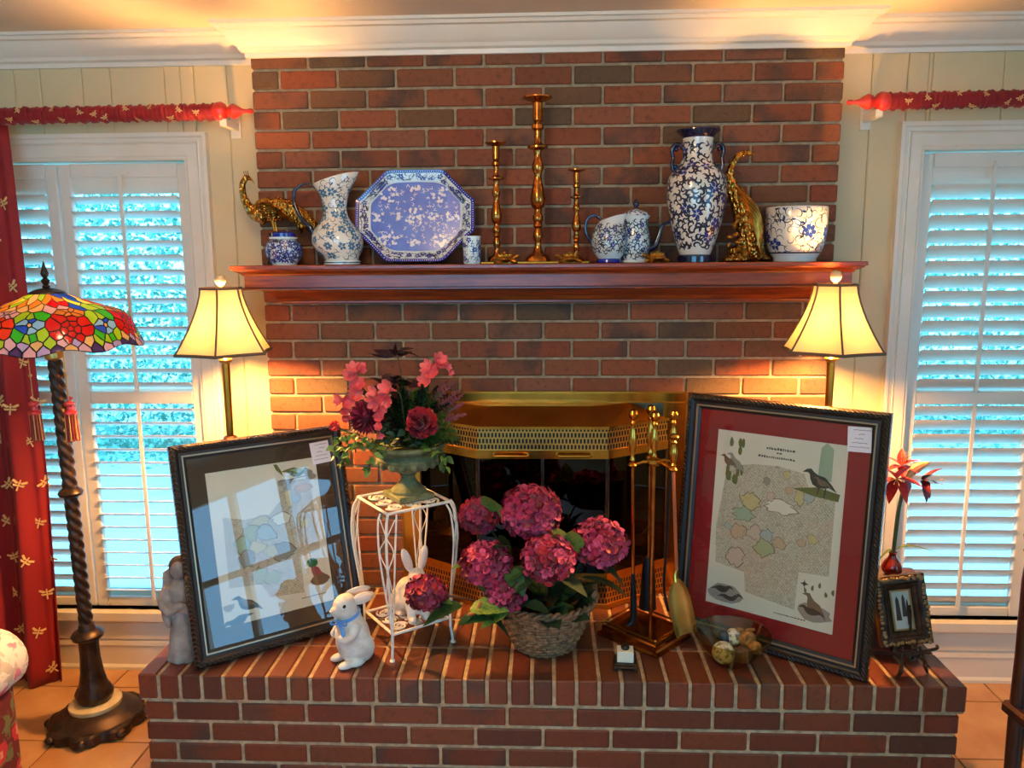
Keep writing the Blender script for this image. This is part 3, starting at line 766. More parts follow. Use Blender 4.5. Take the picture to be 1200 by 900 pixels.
# platter on its wire stand
def platter():
    hw, hh = .205, .158
    q = [(1, 0), (1, .30), (.985, .36), (.935, .40), (.60, .84), (.55, .91), (.50, .97), (.42, 1), (0, 1)]
    pts = []
    for sx, sz, rev in ((1, 1, 0), (-1, 1, 1), (-1, -1, 0), (1, -1, 1)):
        L = [(sx*x, sz*z) for x, z in q]
        if rev: L = L[::-1]
        pts += L[:-1]
    out = [Vector((x, z)) for x, z in pts]
    n = len(out)
    def sup(s):                               # rounder outline of the well
        r = []
        for v in out:
            a = math.atan2(v.y, v.x); c, d = abs(math.cos(a)), abs(math.sin(a))
            k = (c**3+d**3)**(-1/3.)
            r.append((s*k*math.cos(a), s*k*math.sin(a)))
        return r
    def loop(s, y, w=0.):
        e = sup(s)
        return [((s*p.x*(1-w)+e[i][0]*w)*hw, y, (s*p.y*(1-w)+e[i][1]*w)*hh) for i, p in enumerate(out)]
    t = thing('platter', 'large blue and white transferware platter propped on the mantel', 'platter', (-.437, -.098, MT+.164), (R(-11), 0, 0))
    MB().loft([loop(.97, .012), loop(1, .002), loop(.995, -.003), loop(.935, .000)], cap=False).build('rim', 'cobalt', t)
    MB().loft([loop(.935, .000), loop(.86, .004, .15), loop(.775, .009, .5)], cap=False).build('border', 'white_glaze', t)
    def bsurf(u, v):
        a = (u % 1)*n; i = int(a); b = a-i; i %= n; A1, B1 = loop(.93, .0), loop(.79, .0085, .45)
        p = Vector(A1[i])*(1-b)+Vector(A1[(i+1) % n])*b; q = Vector(B1[i])*(1-b)+Vector(B1[(i+1) % n])*b
        return p*(1-v)+q*v
    painted(t, bsurf, 170, 34, .016, 8, ('navy_ink', 'cobalt_ink'), thick=.14, out=Vector((0, -1, 0)), off=.0012)
    m = MB(); m.loft([loop(.775, .009, .5), loop(.755, .011, .8)], cap=False); m.build('well_edge', 'white_glaze', t)
    m = MB(); L = loop(.755, .011, .8); m.loft([L, [(x*.5, .012, z*.5) for x, y, z in L], [(x*.02, .012, z*.02) for x, y, z in L]], cap=False); m.build('well', 'platter_blue', t)
    fsurf = lambda u, v: Vector(((u-.5)*2*hw*.74, .0112, (v-.5)*2*hh*.74))
    ins_ = lambda u, v: abs(2*u-1)**3+abs(2*v-1)**3 < .86
    painted(t, fsurf, 150, 0, .011, 9, ('pale_ink',), thick=.22, inside=ins_, out=Vector((0, -1, 0)), name='painted_sprigs')
    for i_, (u_, v_, k_) in enumerate(((.5, .5, 1.5), (.2, .82, 1.3), (.8, .82, 1.3), (.2, .16, 1.4), (.8, .16, 1.2), (.07, .5, .9), (.93, .5, .9), (.5, .9, .7), (.5, .1, .7), (.3, .5, .6), (.7, .5, .6))):
        rr_ = random.Random(50+i_); q_ = MB()
        for j_ in range(int(13*k_)):
            a_ = rr_.uniform(0, 6.28); r_ = .020*k_*math.sqrt(rr_.random()); c_ = fsurf(u_, v_)+Vector((r_*math.cos(a_)*1.2, -.0008-.00004*j_, r_*math.sin(a_)))
            q_.add([c_+Vector((.0062*math.cos(b_)*rr_.uniform(.5, 1.2), 0, .0062*math.sin(b_)*rr_.uniform(.5, 1.2))) for b_ in (k2*PI/4 for k2 in range(8))], [tuple(range(8))])
        q_.build('painted_bouquet', ['pale_ink'], t, smooth=False)['kind'] = 'stuff'
    rd_ = MB(); L1 = loop(.967, -.0022)
    for i_ in range(n):
        A_, B_ = Vector(L1[i_]), Vector(L1[(i_+1) % n]); c2_ = max(1, int((B_-A_).length/.0075))
        for s_ in range(c2_):
            p_ = A_+(B_-A_)*(s_+.5)/c2_; rd_.add([p_+Vector((.0016*math.cos(b_), -.0006, .0016*math.sin(b_))) for b_ in (k2*PI/3 for k2 in range(6))], [tuple(range(6))])
    rd_.build('painted_dots', 'pale_ink', t, smooth=False)['kind'] = 'stuff'
    m = MB(); L = loop(.97, .012); m.loft([L, [(x*.8, .020, z*.8) for x, y, z in L], [(x*.02, .020, z*.02) for x, y, z in L]], cap=False); m.build('back', 'white_glaze', t)
    s = thing('plate_stand', 'small black wire stand holding the platter', 'plate stand', (-.437, -.098, MT))
    for sx in (-.07, .07):
        MB().tube(cr([(sx, .085, .002), (sx, .02, .006), (sx, -.022, .004), (sx, -.030, .012), (sx, -.026, .022)], 5), .0022, 6).build('wire_foot', 'black_iron', s)
        MB().tube([(sx, .004, .006), (sx*.6, .07, .12)], .0022, 6).build('wire_back', 'black_iron', s)
    MB().tube([(-.07, .085, .0025), (.07, .085, .0025)], .0022, 6).build('wire_brace', 'black_iron', s)
platter()

# ginger jar
t = thing('ginger_jar', 'small round blue and white lidded jar under the brass peacock', 'jar', (-.886, -.125, MT))
JP = prof([(0, 310), (14, 310), (15, 308), (20, 300), (21.5, 293), (19.5, 284), (15, 280.5), (14, 280)], 310)
MB().lathe(JP).build('body', 'white_glaze', t)
painted(t, lathe_surf(JP[2:7]), 520, 40, .0125, 3, ('cobalt_ink', 'navy_ink'), thick=.46)
MB().lathe(prof([(14, 280), (16.5, 279.5), (16.5, 277.5), (14, 277)], 310)).build('collar', 'white_glaze', t)
MB().lathe(prof([(13.5, 277), (13.5, 273), (11, 271), (2, 270.5)], 310)).build('lid', 'cobalt', t)

# brass peacock behind the jar
def pk(px, py, y=0., cx=318, base=310): return ((px-cx)*PX, y, (base-py)*PZ)
t = thing('brass_peacock', 'polished brass peacock with sweeping tail behind the small lidded jar', 'figurine', (-.934, -.052, MT))
m = MB()
m.tube(cr([pk(284, 207), pk(279.5, 214), pk(279.5, 226), pk(284, 238), pk(293, 248), pk(305, 250)], 6), [.010, .011, .012, .016, .026, .036], 10)
m.ell(pk(285, 206.5), (.013, .0095, .0105)); m.tube([pk(288, 207), pk(293, 211), pk(295, 216)], [.006, .003, .0008], 6)
m.ell(pk(311, 244), (.056, .033, .042), rot=(0, R(14), 0))
m.tube(cr([pk(318, 240), pk(334, 244), pk(346, 256), pk(348.5, 272)], 6), [.034, .034, .022, .005], 10)
m.tube(cr([pk(320, 241, .012), pk(345, 250, .012), pk(362, 265, .012), pk(379, 285, .012)], 6), [.032, .030, .022, .012], 10)
remesh(m.build('body', 'brass_feather', t), .0030, 3)
m = MB()
for k in range(3): m.tube(cr([pk(283+k*2.2, 204), pk(281.5+k*2.4, 199-k*.3)], 2), .0013, 5)
m.build('crest', 'brass', t)
for sd in (-1, 1):
    for k in range(7):
        f = MB(); z = 236+k*2.6; yy = sd*(.037-.0006*abs(k-3)**2)
        f.tube(cr([pk(298+k*1.2, z+2, yy*.9), pk(312+k*2.5, z+.5, yy), pk(328+k*2.6, z+8+k*.4, yy*.75), pk(338+k*1.8, z+20, yy*.45)], 4), [.003, .0055, .0045, .001], 6, flat=.4)
        f.build('wing_feather', 'gold_leaf', t)
    f = MB(); f.tube(cr([pk(315, 256, sd*.010), pk(316, 263, sd*.012), pk(317, 270, sd*.010)], 3), [.006, .004, .004], 7); f.tube([pk(312, 271, sd*.016), pk(320, 271.5, sd*.008)], .0028, 6)
    f.build('leg', 'brass', t)
for k in range(6):
    f = MB(); f.tube(cr([pk(330, 242+k, .014), pk(350+k, 254+k*1.2, .018-.003*k), pk(368+k*2, 270+k*2, .016-.004*k), pk(378+k*2, 286+k*2.4, .012-.004*k)], 4), [.004, .005, .004, .001], 6, flat=.5)
    f.build('tail_feather', 'old_brass', t)
m = MB(); m.lathe(prof([(13, 310), (13.5, 306), (9, 300), (7.5, 285), (8.5, 276), (11, 272), (9, 271)], 310), 14, wob=lambda a, z: 1+.12*math.sin(5*a+z*60)); m.build('perch', 'dark_bronze', t)

# pitcher
def pitcher():
    t = thing('pitcher', 'tall blue and white floral pitcher with dark looped handle beside the platter', 'pitcher', (-.688, -.118, MT))
    def rg_(y, cx, rx, ry=None, tilt=0., pinch=0.):
        ry = rx*.92 if ry is None else ry; L = []
        for j in range(32):
            a = 2*PI*j/32; c, s = math.cos(a), math.sin(a)
            x = cx-403+rx*c*(1+pinch*max(c, 0)**3)
            L.append((x*PX, ry*s*PX*(1-pinch*.5*max(c, 0)), (310-y)*PZ+tilt*c*PZ))
        return L
    body = [rg_(305, 403, 19), rg_(300, 401.5, 22), rg_(294, 400, 27), rg_(285, 398.5, 30.5), rg_(277, 398, 30), rg_(269, 397.5, 26), rg_(262, 397, 20), rg_(254, 397, 15), rg_(244, 396.5, 13.8),
            rg_(234, 396.5, 15.5), rg_(225, 397, 19, 16, 2), rg_(217, 397, 23, 18, 4, .12), rg_(211, 397, 25, 18, 7, .18), rg_(210.5, 397, 23.6, 17, 7, .18), rg_(216, 397, 21, 16, 4, .12), rg_(230, 396.5, 14), rg_(250, 397, 12)]
    MB().loft(body, cap=True).build('body', 'cream_glaze', t)
    BR = body[:13]
    def ps_(u, v):
        q = min(max(v, 0), .9999)*(len(BR)-1); i = int(q); k = q-i; a = (u % 1)*32; j = int(a) % 32; b = a-int(a)
        g_ = lambda L: Vector(L[j])*(1-b)+Vector(L[(j+1) % 32])*b
        return g_(BR[i])*(1-k)+g_(BR[i+1])*k
    painted(t, ps_, 210, 46, .021, 4, ('slate_ink', 'teal_ink'), thick=.12, flower=1.1)
    MB().lathe(prof([(20, 310), (21.5, 309), (21.5, 305.5), (19, 304)], 310)).build('foot', 'white_glaze', t)
    MB().lathe(prof([(21.8, 307.6), (21.9, 307.2), (21.8, 306.6)], 310), cap=False).build('foot_band', 'navy_glaze', t)
    MB().tube([((x-403)*PX, 0, (310-y)*PZ) for x, y in [(p.x, p.y) for p in cr([(379, 224, 0), (371, 218, 0), (358, 217.5, 0), (349, 226, 0), (349, 240, 0), (356, 256, 0), (366, 266, 0), (371, 277, 0)], 5)]], [.008, .006, .0055, .0055, .006, .007, .0085, .007], 10).build('handle', 'navy_glaze', t)
pitcher()

# small cup in front of the platter's corner
CPF = prof([(9.8, 309), (10.3, 295), (11, 280)], 310)
m = MB(); m.lathe(prof([(9.2, 310), (9.8, 309), (10.3, 295), (11, 280), (11, 278.5), (10.2, 278.5), (9.6, 285), (9, 305), (1, 306)], 310), 28)
cu_ = thing('porcelain_cup', 'small white beaker with blue flowers at the corner of the platter', 'cup', (-.238, -.165, MT)); m.build('body', 'white_glaze', cu_)
painted(cu_, lathe_surf(CPF), 70, 14, .015, 5, ('slate_ink', 'cobalt_ink'), thick=.16)

# brass candlesticks
CS = [(17, 121.5), (17, 123), (12, 125), (7, 126.5), (5.6, 128), (5.6, 147), (3.8, 149), (6.8, 152), (7, 156), (4, 158.5), (4, 163), (3.4, 168), (5, 172), (8, 174), (12, 175.5), (12, 177.5), (5, 180), (4, 184), (4.2, 190), (6, 194), (7, 199), (5.2, 204),
      (3.8, 208), (5, 214), (7.6, 226), (9, 235), (7.2, 243), (4, 246), (4, 251), (6.2, 254), (6.2, 258), (4.6, 261), (5.6, 265), (3.8, 268), (6, 275), (6, 279), (3.6, 283), (4.2, 291), (7, 295.5), (13, 299), (15, 303), (16, 306)]
def candlestick(x, s, rs, label, y=-.105):
    t = thing('candlestick', label, 'candlestick', (x, y, MT), group='brass candlesticks on the mantel')
    rows = [(r*rs*PX, .006+(306-z)*s*PZ) for r, z in CS]
    i1 = 6
    rows = rows[::-1]
    n = len(rows)
    MB().lathe(rows[:n-6], 28).build('stem', 'old_brass', t)
    dish = rows[n-7:]
    d = MB(); top = dish[-1]
    d.lathe(dish+[(top[0]*.9, top[1]), (rows[n-6][0]*.75, top[1]-.004), (rows[n-6][0]*.7, top[1]-.03)], 28); d.build('drip_pan', 'old_brass', t)
    w = 24*rs*PX
    ob('base_plate', bevbox(2*w, min(2*w, .12), .007, .0015, 'brass_satin'), t, (0, 0, .0035))
candlestick(-.158, .735, .74, 'mid height brass candlestick with a dark drip pan next to the small cup')
candlestick(-.018, 1.0, 1.0, 'tallest of the three brass candlesticks at the middle of the mantel')
candlestick(.112, .565, .62, 'shortest brass candlestick next to the dark handled creamer')

# little gilt turtles
def turtle(x, y, rz, label):
    t = thing('turtle_figurine', label, 'figurine', (x, y, MT), (0, 0, rz), group='gilt turtle figurines')
    m = MB(); m.ell((0, 0, .020), (.027, .022, .017)); m.lathe([(.028, .012), (.030, .016), (.026, .020)], 18); remesh(m.build('shell', 'gold_leaf', t), .0022, 1)
    k = MB()
    for a in range(9):
        th = a*2*PI/8; r = 0 if a == 8 else .017
        k.ell((r*math.cos(th)*1.15, r*math.sin(th), .036 if a == 8 else .029), (.0065, .0065, .0045), 8, 5)
    k.build('shell_plates', 'brass_satin', t)
    h = MB(); h.tube([(-.022, 0, .014), (-.034, 0, .020), (-.042, 0, .025)], [.007, .006, .007], 8); h.ell((-.044, 0, .026), (.009, .007, .0065), 9, 6); h.build('head', 'gold_leaf', t)
    for sx in (-1, 1):
        for sy in (-1, 1):
            g = MB(); g.tube([(sx*.016, sy*.014, .012), (sx*.026, sy*.022, .008), (sx*.031, sy*.025, .0045)], [.0065, .006, .0055], 7); g.build('foot', 'gold_leaf', t)
turtle(-.128, -.172, R(200), 'tiny gilt turtle at the foot of the mid height candlestick')
turtle(.090, -.172, R(10), 'tiny gilt turtle at the foot of the shortest candlestick')
turtle(.377, -.165, R(15), 'tiny gilt turtle between the coffee pot and the big vase')

# creamer and coffee pot
t = thing('creamer', 'small blue and white cream jug with dark ring handle', 'jug', (.222, -.120, MT))
def cream_ring(y, r, tilt=0, pinch=0):
    return [((r*math.cos(a)*(1+pinch*max(math.cos(a), 0)**2)+pinch*2)*PX, r*math.sin(a)*PX*(1-.3*pinch), (307-y)*PZ+tilt*math.cos(a)*PZ) for a in (2*PI*j/28 for j in range(28))]
MB().loft([cream_ring(302, 13), cream_ring(297, 17), cream_ring(290, 20.5), cream_ring(282, 21.5), cream_ring(273, 19.5), cream_ring(265, 16), cream_ring(259, 13.5, 2, .3), cream_ring(255, 12.5, 4, .6), cream_ring(255.5, 11, 4, .6), cream_ring(265, 10), cream_ring(285, 10)]).build('body', 'white_glaze', t)
painted(t, lathe_surf(prof([(17, 297), (20.5, 290), (21.5, 282), (19.5, 273), (16.2, 265), (15, 262)], 307)), 260, 24, .015, 6, ('navy_ink', 'cobalt_ink'), thick=.28, off=.0012)
MB().lathe(prof([(14, 307), (15, 306), (14.5, 303), (12.5, 301.5)], 307)).build('foot', 'cobalt', t)
MB().tube([((x-713)*PX, 0, (307-y)*PZ) for x, y, z in cr([(704, 258, 0), (697, 253, 0), (689, 255, 0), (685, 264, 0), (687, 275, 0), (693, 284, 0)], 5)], [.005, .005, .005, .005, .005, .004], 9).build('handle', 'navy_glaze', t)
t = thing('coffee_pot', 'blue and white lidded coffee pot with dark spout between jug and vase', 'coffee pot', (.312, -.098, MT))
KP = prof([(13.5, 303.5), (15.5, 296), (17, 284), (16.8, 276), (14.6, 268), (14.2, 262), (16, 256), (17.3, 253.5), (15, 253)], 307)
MB().lathe(KP, 30).build('body', 'white_glaze', t)
painted(t, lathe_surf(KP[:7]), 260, 22, .015, 7, ('navy_ink', 'cobalt_ink'), thick=.28)
MB().lathe(prof([(15, 307), (15.8, 306), (15.5, 304), (13.5, 303.5)], 307), 30).build('foot', 'white_glaze', t)
lid = MB().lathe(prof([(15, 253), (15.5, 252.5), (13, 249.5), (7, 247), (2.5, 246), (2, 245.5)], 307), 30).build('lid', 'porcelain_cup', t)
MB().lathe(prof([(1.8, 246), (2.6, 244.8), (2.2, 243.8), (3.6, 241.5), (3.7, 239.5), (2, 236), (.2, 233.5)], 307), 16).build('knob', 'navy_glaze', lid)
MB().tube([((x-744)*PX, 0, (307-y)*PZ) for x, y, z in cr([(757, 292, 0), (766, 288, 0), (771, 276, 0), (774, 266, 0), (780, 261.5, 0), (787, 260, 0)], 5)], [.010, .010, .008, .0065, .005, .0045], 10).build('spout', 'navy_glaze', t)
MB().tube([((x-744)*PX, .004, (307-y)*PZ) for x, y, z in cr([(731, 262, 0), (722, 258, 0), (716, 268, 0), (722, 284, 0), (729, 290, 0)], 5)], .004, 9).build('handle', 'navy_glaze', t)

# big vase
t = thing('vase', 'tall blue and white scrollwork vase with dark handles and rim', 'vase', (.512, -.100, MT))
VP = (prof([(17.5, 298), (18.5, 296), (21, 290), (25, 278), (29.5, 262), (33, 244), (34.3, 230), (34.3, 219), (32.5, 210.5), (27, 203.5), (20.5, 197), (17.4, 190), (16.8, 182), (16.8, 172), (17.5, 168)], 307))
MB().lathe(VP, 40).build('body', 'cream_glaze', t)
painted(t, lathe_surf(VP), 420, 30, .024, 1, ('navy_ink', 'cobalt_ink'), thick=.34, flower=1.25)
MB().lathe(prof([(17.5, 168), (18.5, 166), (22, 163), (25, 160.5), (25, 159), (23.5, 158.6), (18, 163), (15.8, 170), (15.5, 190)], 307), 40).build('rim', 'navy_glaze', t)
MB().lathe(prof([(19, 307), (20, 306.5), (20, 300), (18.6, 298.5), (17.5, 298)], 307), 40).build('foot', 'navy_glaze', t)
for sx in (-1, 1):
    h = MB(); h.tube([(sx*x*PX, 0, (307-y)*PZ) for x, y, z in cr([(16, 180, 0), (21, 174.5, 0), (27, 175, 0), (29.5, 181, 0), (28, 189, 0), (29, 196, 0), (27.5, 203, 0), (26, 205.5, 0)], 5)], [.0055, .0065, .0075, .0065, .0055, .007, .006, .004], 10)
    h.ell((sx*24.5*PX, 0, (307-179.5)*PZ), .008, 9, 6); h.ell((sx*25*PX, 0, (307-199)*PZ), .008, 9, 6)
    h.build('handle', 'navy_glaze', t)

# gilt peacock by the planter
def pr(px, py, y=0.): return pk(px, py, y, 876, 307)
t = thing('gilt_peacock', 'upright antique gold peacock on a leafy mound between vase and planter', 'figurine', (.686, -.112, MT))
m = MB()
m.tube(cr([pr(873, 185), pr(866, 185.5), pr(859, 190), pr(854, 199), pr(852.5, 210), pr(855, 221), pr(862, 233), pr(869, 246), pr(875, 260), pr(878, 276), pr(882, 292), pr(890, 303)], 5),
       [.008, .0095, .010, .011, .014, .019, .030, .041, .045, .043, .038, .022], 12)
m.ell(pr(873, 185), (.011, .008, .0085)); m.tube([pr(875, 186), pr(880, 189.5)], [.005, .001], 6)
m.tube(cr([pr(880, 285), pr(888, 299), pr(902, 303.5)], 4), [.02, .014, .005], 8)
m.ell(pr(864, 295), (.036, .034, .020)); m.ell(pr(862, 304), (.044, .036, .012)); m.ell(pr(872, 285), (.03, .03, .03))
remesh(m.build('body', 'gold_feather', t), .0032, 2)
for sd in (-1, 1):
    for k in range(9):
        f = MB(); o = k*1.0
        f.tube(cr([pr(858+k*1.1, 222+k*4, sd*.020), pr(866+k*1.6, 232+k*5, sd*(.040+.0012*k)), pr(880+k*.6, 246+k*5.5, sd*(.047)), pr(889-k*.2, 268+k*4.2, sd*.036)], 4), [.003, .0062, .0060, .002], 6, flat=.6)
        f.build('feather', 'gold_leaf', t)
for k in range(6):
    f = MB(); f.tube(cr([pr(880, 258+k*2, -.024+.006*k), pr(884, 280, -.030+.01*k), pr(889+k*1.2, 296, -.030+.012*k), pr(898+k*1.3, 303.5-k*.3, -.030+.013*k)], 4), [.003, .0045, .004, .001], 6)
    f.build('train_feather', 'gold_leaf', t)
rl = random.Random(5)
for k in range(20):
    a = rl.uniform(0, 1); px = 850+rl.uniform(0, 22); py = 248+k*2.8
    if py > 262: px -= 2+(py-262)*.08
    f = MB(); f.ell((0, 0, 0), (.0105, .005, .0065), 8, 5); q = rl.uniform(-1, 1)
    f.build('leaf_scroll', 'gold_leaf', t, pr(px+6-(py-248)*.08, py, -.034-.012*a-(.008 if py > 280 else 0)), (q, rl.uniform(-.8, .8), q))

# planter
t = thing('planter', 'wide blue and white scroll pattern planter at the end of the mantel', 'planter', (.846, -.098, MT))
PP = prof([(25, 297.5), (28.5, 294), (32, 285), (34, 272), (34.6, 258), (34.6, 244), (34, 242.5), (32.4, 242.5), (32.4, 260), (30, 285), (20, 294), (1, 294)], 304)
MB().lathe(PP, 40).build('body', 'cream_glaze', t)
painted(t, lathe_surf(PP[1:6]), 240, 7, .034, 2, ('navy_ink', 'cobalt_ink'), thick=.10)
MB().lathe(prof([(23, 304), (24.2, 303.5), (24.2, 300), (28.2, 294.8), (28, 294), (20, 294)], 304), 40).build('foot', 'white_glaze', t)
MB().lathe(prof([(28.6, 294.6), (29.2, 293.6), (28.8, 293)], 304), 40, cap=False).build('foot_band', 'navy_glaze', t)
# ================================================================ FIREPLACE INSERT
def strip(mb, path, z0, z1, th=.004, mi=0):
    """upright sheet along a 2D path (travel +x, front towards -y)"""
    P = [Vector(p) for p in path]
    mb.loft([[(p.x, p.y, z0), (p.x, p.y, z1), (p.x, p.y+th, z1), (p.x, p.y+th, z0)] for p in P], mi, cap=True)
    return mb
def pierced(name, path, z0, z1, parent):
    """sheet with uv in metres for the pierced pattern"""
    P = [Vector(p) for p in path]; vs = []; fs = []; uv = []
    u = 0
    us = [0]
    for a, b in zip(P, P[1:]): u += (b-a).length; us.append(u)
    for p, q in zip(P, us): vs += [(p.x, p.y, z0), (p.x, p.y, z1)]; 
    for i in range(len(P)-1): fs.append((2*i, 2*i+2, 2*i+3, 2*i+1))
    me = bpy.data.meshes.new(name); me.from_pydata(vs, [], fs); me.materials.append(MATS['pierced_brass'])
    l = me.uv_layers.new(name='UVMap')
    for i in range(len(P)-1):
        for k, (uu, vv) in enumerate(((us[i], 0), (us[i+1], 0), (us[i+1], z1-z0), (us[i], z1-z0))): l.data[i*4+k].uv = (uu, vv)
    o = ob(name, me, parent)
    s = o.modifiers.new('thickness', 'SOLIDIFY'); s.thickness = .002
    return o
ins = thing('fireplace_insert', 'brass fireplace insert with hood, pierced bands and smoked glass doors', 'fireplace')
A, B, Cc, D = (-.455, -.012), (-.228, -.165), (.222, -.165), (.448, -.012)
OUT = [A, B, Cc, D]
# firebox behind the doors
m = MB(); m.box(-.47, .47, .42, .44, .39, 1.12); m.box(-.47, -.455, 0, .42, .39, 1.12); m.box(.455, .47, 0, .42, .39, 1.12); m.box(-.47, .47, 0, .42, 1.11, 1.125); m.box(-.47, .47, -.003, .42, .38, .397)
m.build('firebox', 'soot', ins, smooth=False)
# flat surround on the brick
m = MB(); m.box(-.525, .515, -.010, -.001, 1.113, 1.152); m.box(-.525, -.440, -.010, -.001, .397, 1.113); m.box(.432, .515, -.010, -.001, .397, 1.113)
m.build('surround', 'brass', ins, smooth=False)
m = MB(); m.box(-.527, .517, -.016, -.010, 1.147, 1.154); m.box(-.527, .517, -.014, -.010, 1.112, 1.116); m.box(-.529, -.522, -.014, -.001, .397, 1.152); m.box(.512, .519, -.014, -.001, .397, 1.152)
m.build('surround_bead', 'brass_satin', ins, smooth=False)
# hood
lo = [A, B, Cc, D]; hi = [(-.335, -.008), (-.195, -.075), (.168, -.075), (.31, -.008)]
MB().loft([[(x, y, 1.054) for x, y in lo], [(x, y, 1.112) for x, y in hi]], cap=True).build('hood', 'brass_satin', ins, smooth=False)
def grow(path, d): return [(path[0][0]-d, path[0][1]), (path[1][0]-d*.6, path[1][1]-d), (path[2][0]+d*.6, path[2][1]-d), (path[3][0]+d, path[3][1])]
strip(MB(), grow(OUT, .006), 1.048, 1.058, .010).build('hood_edge', 'brass', ins, smooth=False)
pierced('pierced_band', OUT, .974, 1.048, ins)
strip(MB(), grow(OUT, .004), .944, .974, .010).build('door_head', 'brass', ins, smooth=False)
strip(MB(), grow(OUT, .004), .498, .528, .010).build('lower_rail', 'brass', ins, smooth=False)
pierced('pierced_band', OUT, .412, .498, ins)
strip(MB(), grow(OUT, .006), .397, .412, .010).build('bottom_rail', 'brass_satin', ins, smooth=False)
def door(p, q, handle):
    p, q = Vector(p), Vector(q); d = (q-p); L = d.length; a = math.atan2(d.y, d.x)
    g = MB().box(.004, L-.004, -.002, .003, 0, .416).build('glass_door', 'smoked_glass', ins, (p.x, p.y, .528), (0, 0, a), smooth=False)
    for x in (.0, L-.006): MB().box(x, x+.006, -.004, .004, 0, .416).build('door_edge', 'dark_bronze', g, smooth=False)
    if handle:
        h = MB(); x0, x1 = handle
        h.tube(cr([(x0, -.004, .430), (x0+.004, -.022, .430), (x0+.02, -.026, .430), (x1-.02, -.026, .430), (x1-.004, -.022, .430), (x1, -.004, .430)], 4), [.004, .0045, .005, .005, .0045, .004], 8); h.build('handle', 'brass', g)
door(A, B, None); door(B, (-.003, -.165), (.055, .175)); door((-.003, -.165), Cc, (.05, .17)); door(Cc, D, None)

# ================================================================ FIRE TOOLS
TC = (.331, -.368)
t = thing('fire_tool_set', 'brass fireplace tool stand with stepped base and ball handles', 'fire tools', (TC[0], TC[1], HZ), (0, 0, R(48)))
hx, hy = .098, .118
def sq(z, k): return [(-hx*k, -hy*k, z), (hx*k, -hy*k, z), (hx*k, hy*k, z), (-hx*k, hy*k, z)]
MB().loft([sq(0, 1), sq(.006, 1), sq(.014, .96), sq(.018, .90), sq(.030, .90), sq(.036, .88), sq(.038, .82)]).build('base', 'old_brass', t, smooth=False)
m = MB()
for i in range(4):
    c = [(-1, -1), (1, -1), (1, 1), (-1, 1)]; a, b = c[i], c[(i+1) % 4]
    m.tube([(a[0]*hx*.86, a[1]*hy*.86, .048), (b[0]*hx*.86, b[1]*hy*.86, .048)], .0035, 7); m.ell((a[0]*hx*.86, a[1]*hy*.86, .048), .006, 8, 5); m.tube([(a[0]*hx*.86, a[1]*hy*.86, .036), (a[0]*hx*.86, a[1]*hy*.86, .048)], .003, 6)
m.build('gallery_rail', 'brass', t)
def tl(px, z, dy=0.):
    """world point above the base in the tools' local frame"""
    v = Matrix.Rotation(-R(48), 3, 'Z') @ Vector((px-TC[0], dy, 0)); return (v.x, v.y, z-HZ)
BZ = .985                                    # height of the hanging bracket
MB().tube([tl(.352, .43), tl(.352, BZ)], .0065, 10).build('post', 'old_brass', t)
b = MB()
b.lathe([(.012, -.012), (.022, -.008), (.026, 0), (.022, .010), (.010, .016)], 16, tl(.352, BZ))
for px, dy in ((.282, -.02), (.402, -.07), (.416, .03), (.35, .075)):
    b.tube([tl(.352, BZ), tl((.352+px)/2, BZ+.004, dy*.5), tl(px, BZ-.004, dy)], [.006, .006, .005], 8)
    b.lathe([(.010, -.006), (.015, 0), (.010, .006)], 12, tl(px, BZ-.004, dy))
b.build('bracket', 'brass', t)
def baluster(x, dy, z0, z1):
    h = z1-z0; m = MB()
    m.lathe([(.005, 0), (.010, .05*h), (.006, .12*h), (.011, .25*h), (.0135, .42*h), (.010, .58*h), (.006, .68*h), (.010, .74*h), (.006, .79*h), (.013, .84*h), (.0165, .91*h), (.012, .97*h), (.002, h)], 18, tl(x, z0, dy))
    return m
baluster(.352, 0, BZ+.012, 1.150).build('finial', 'brass', t)
# four tools hang on the bracket, each a thing of its own
def tool(name, label, x, dy, ztop, build):
    k = thing(name, label, 'fire tool', (TC[0], TC[1], HZ), (0, 0, R(48)), group='tools on the fireplace stand')
    baluster(x, dy, BZ+.004, ztop).build('handle', 'brass', k); build(k)
def poker(k):
    MB().tube([tl(.282, BZ+.004, -.02), tl(.290, .62, -.02)], .0055, 8).build('shaft', 'old_brass', k)
    MB().tube(cr([tl(.290, .62, -.02), tl(.293, .52, -.02), tl(.292, .462, -.022), tl(.272, .445, -.03)], 4), [.006, .011, .011, .006], 9).build('tip', 'black_iron', k)
tool('poker', 'brass handled poker with black tip nearest the basket of hydrangeas', .282, -.02, 1.162, poker)
def shovel(k):
    MB().tube([tl(.402, BZ+.004, -.07), tl(.418, .66, -.085)], .0055, 8).build('shaft', 'wood_broom', k)
    m = MB(); rows = []
    for i, (z, w) in enumerate(((.455, .030), (.475, .033), (.52, .034), (.57, .033), (.60, .029), (.622, .020), (.632, .010))):
        x = .452-(z-.455)*.22
        L = []
        for j in range(9):
            s = -1+j/4.; L.append(tl(x+s*w, z+.010*s, -.100+.010*abs(s)**3*-1))
        rows.append(L+[tuple(Vector(p)+Vector((.0, .002, 0))) for p in reversed(L)])
    m.loft(rows); m.build('pan', 'shovel_brass', k)
    MB().tube(cr([tl(.418, .66, -.085), tl(.414, .645, -.09), tl(.415, .625, -.097)], 3), .006, 8).build('socket', 'brass', k)
tool('ash_shovel', 'ash shovel with upright pale brass pan beside the tool stand', .402, -.07, 1.095, shovel)
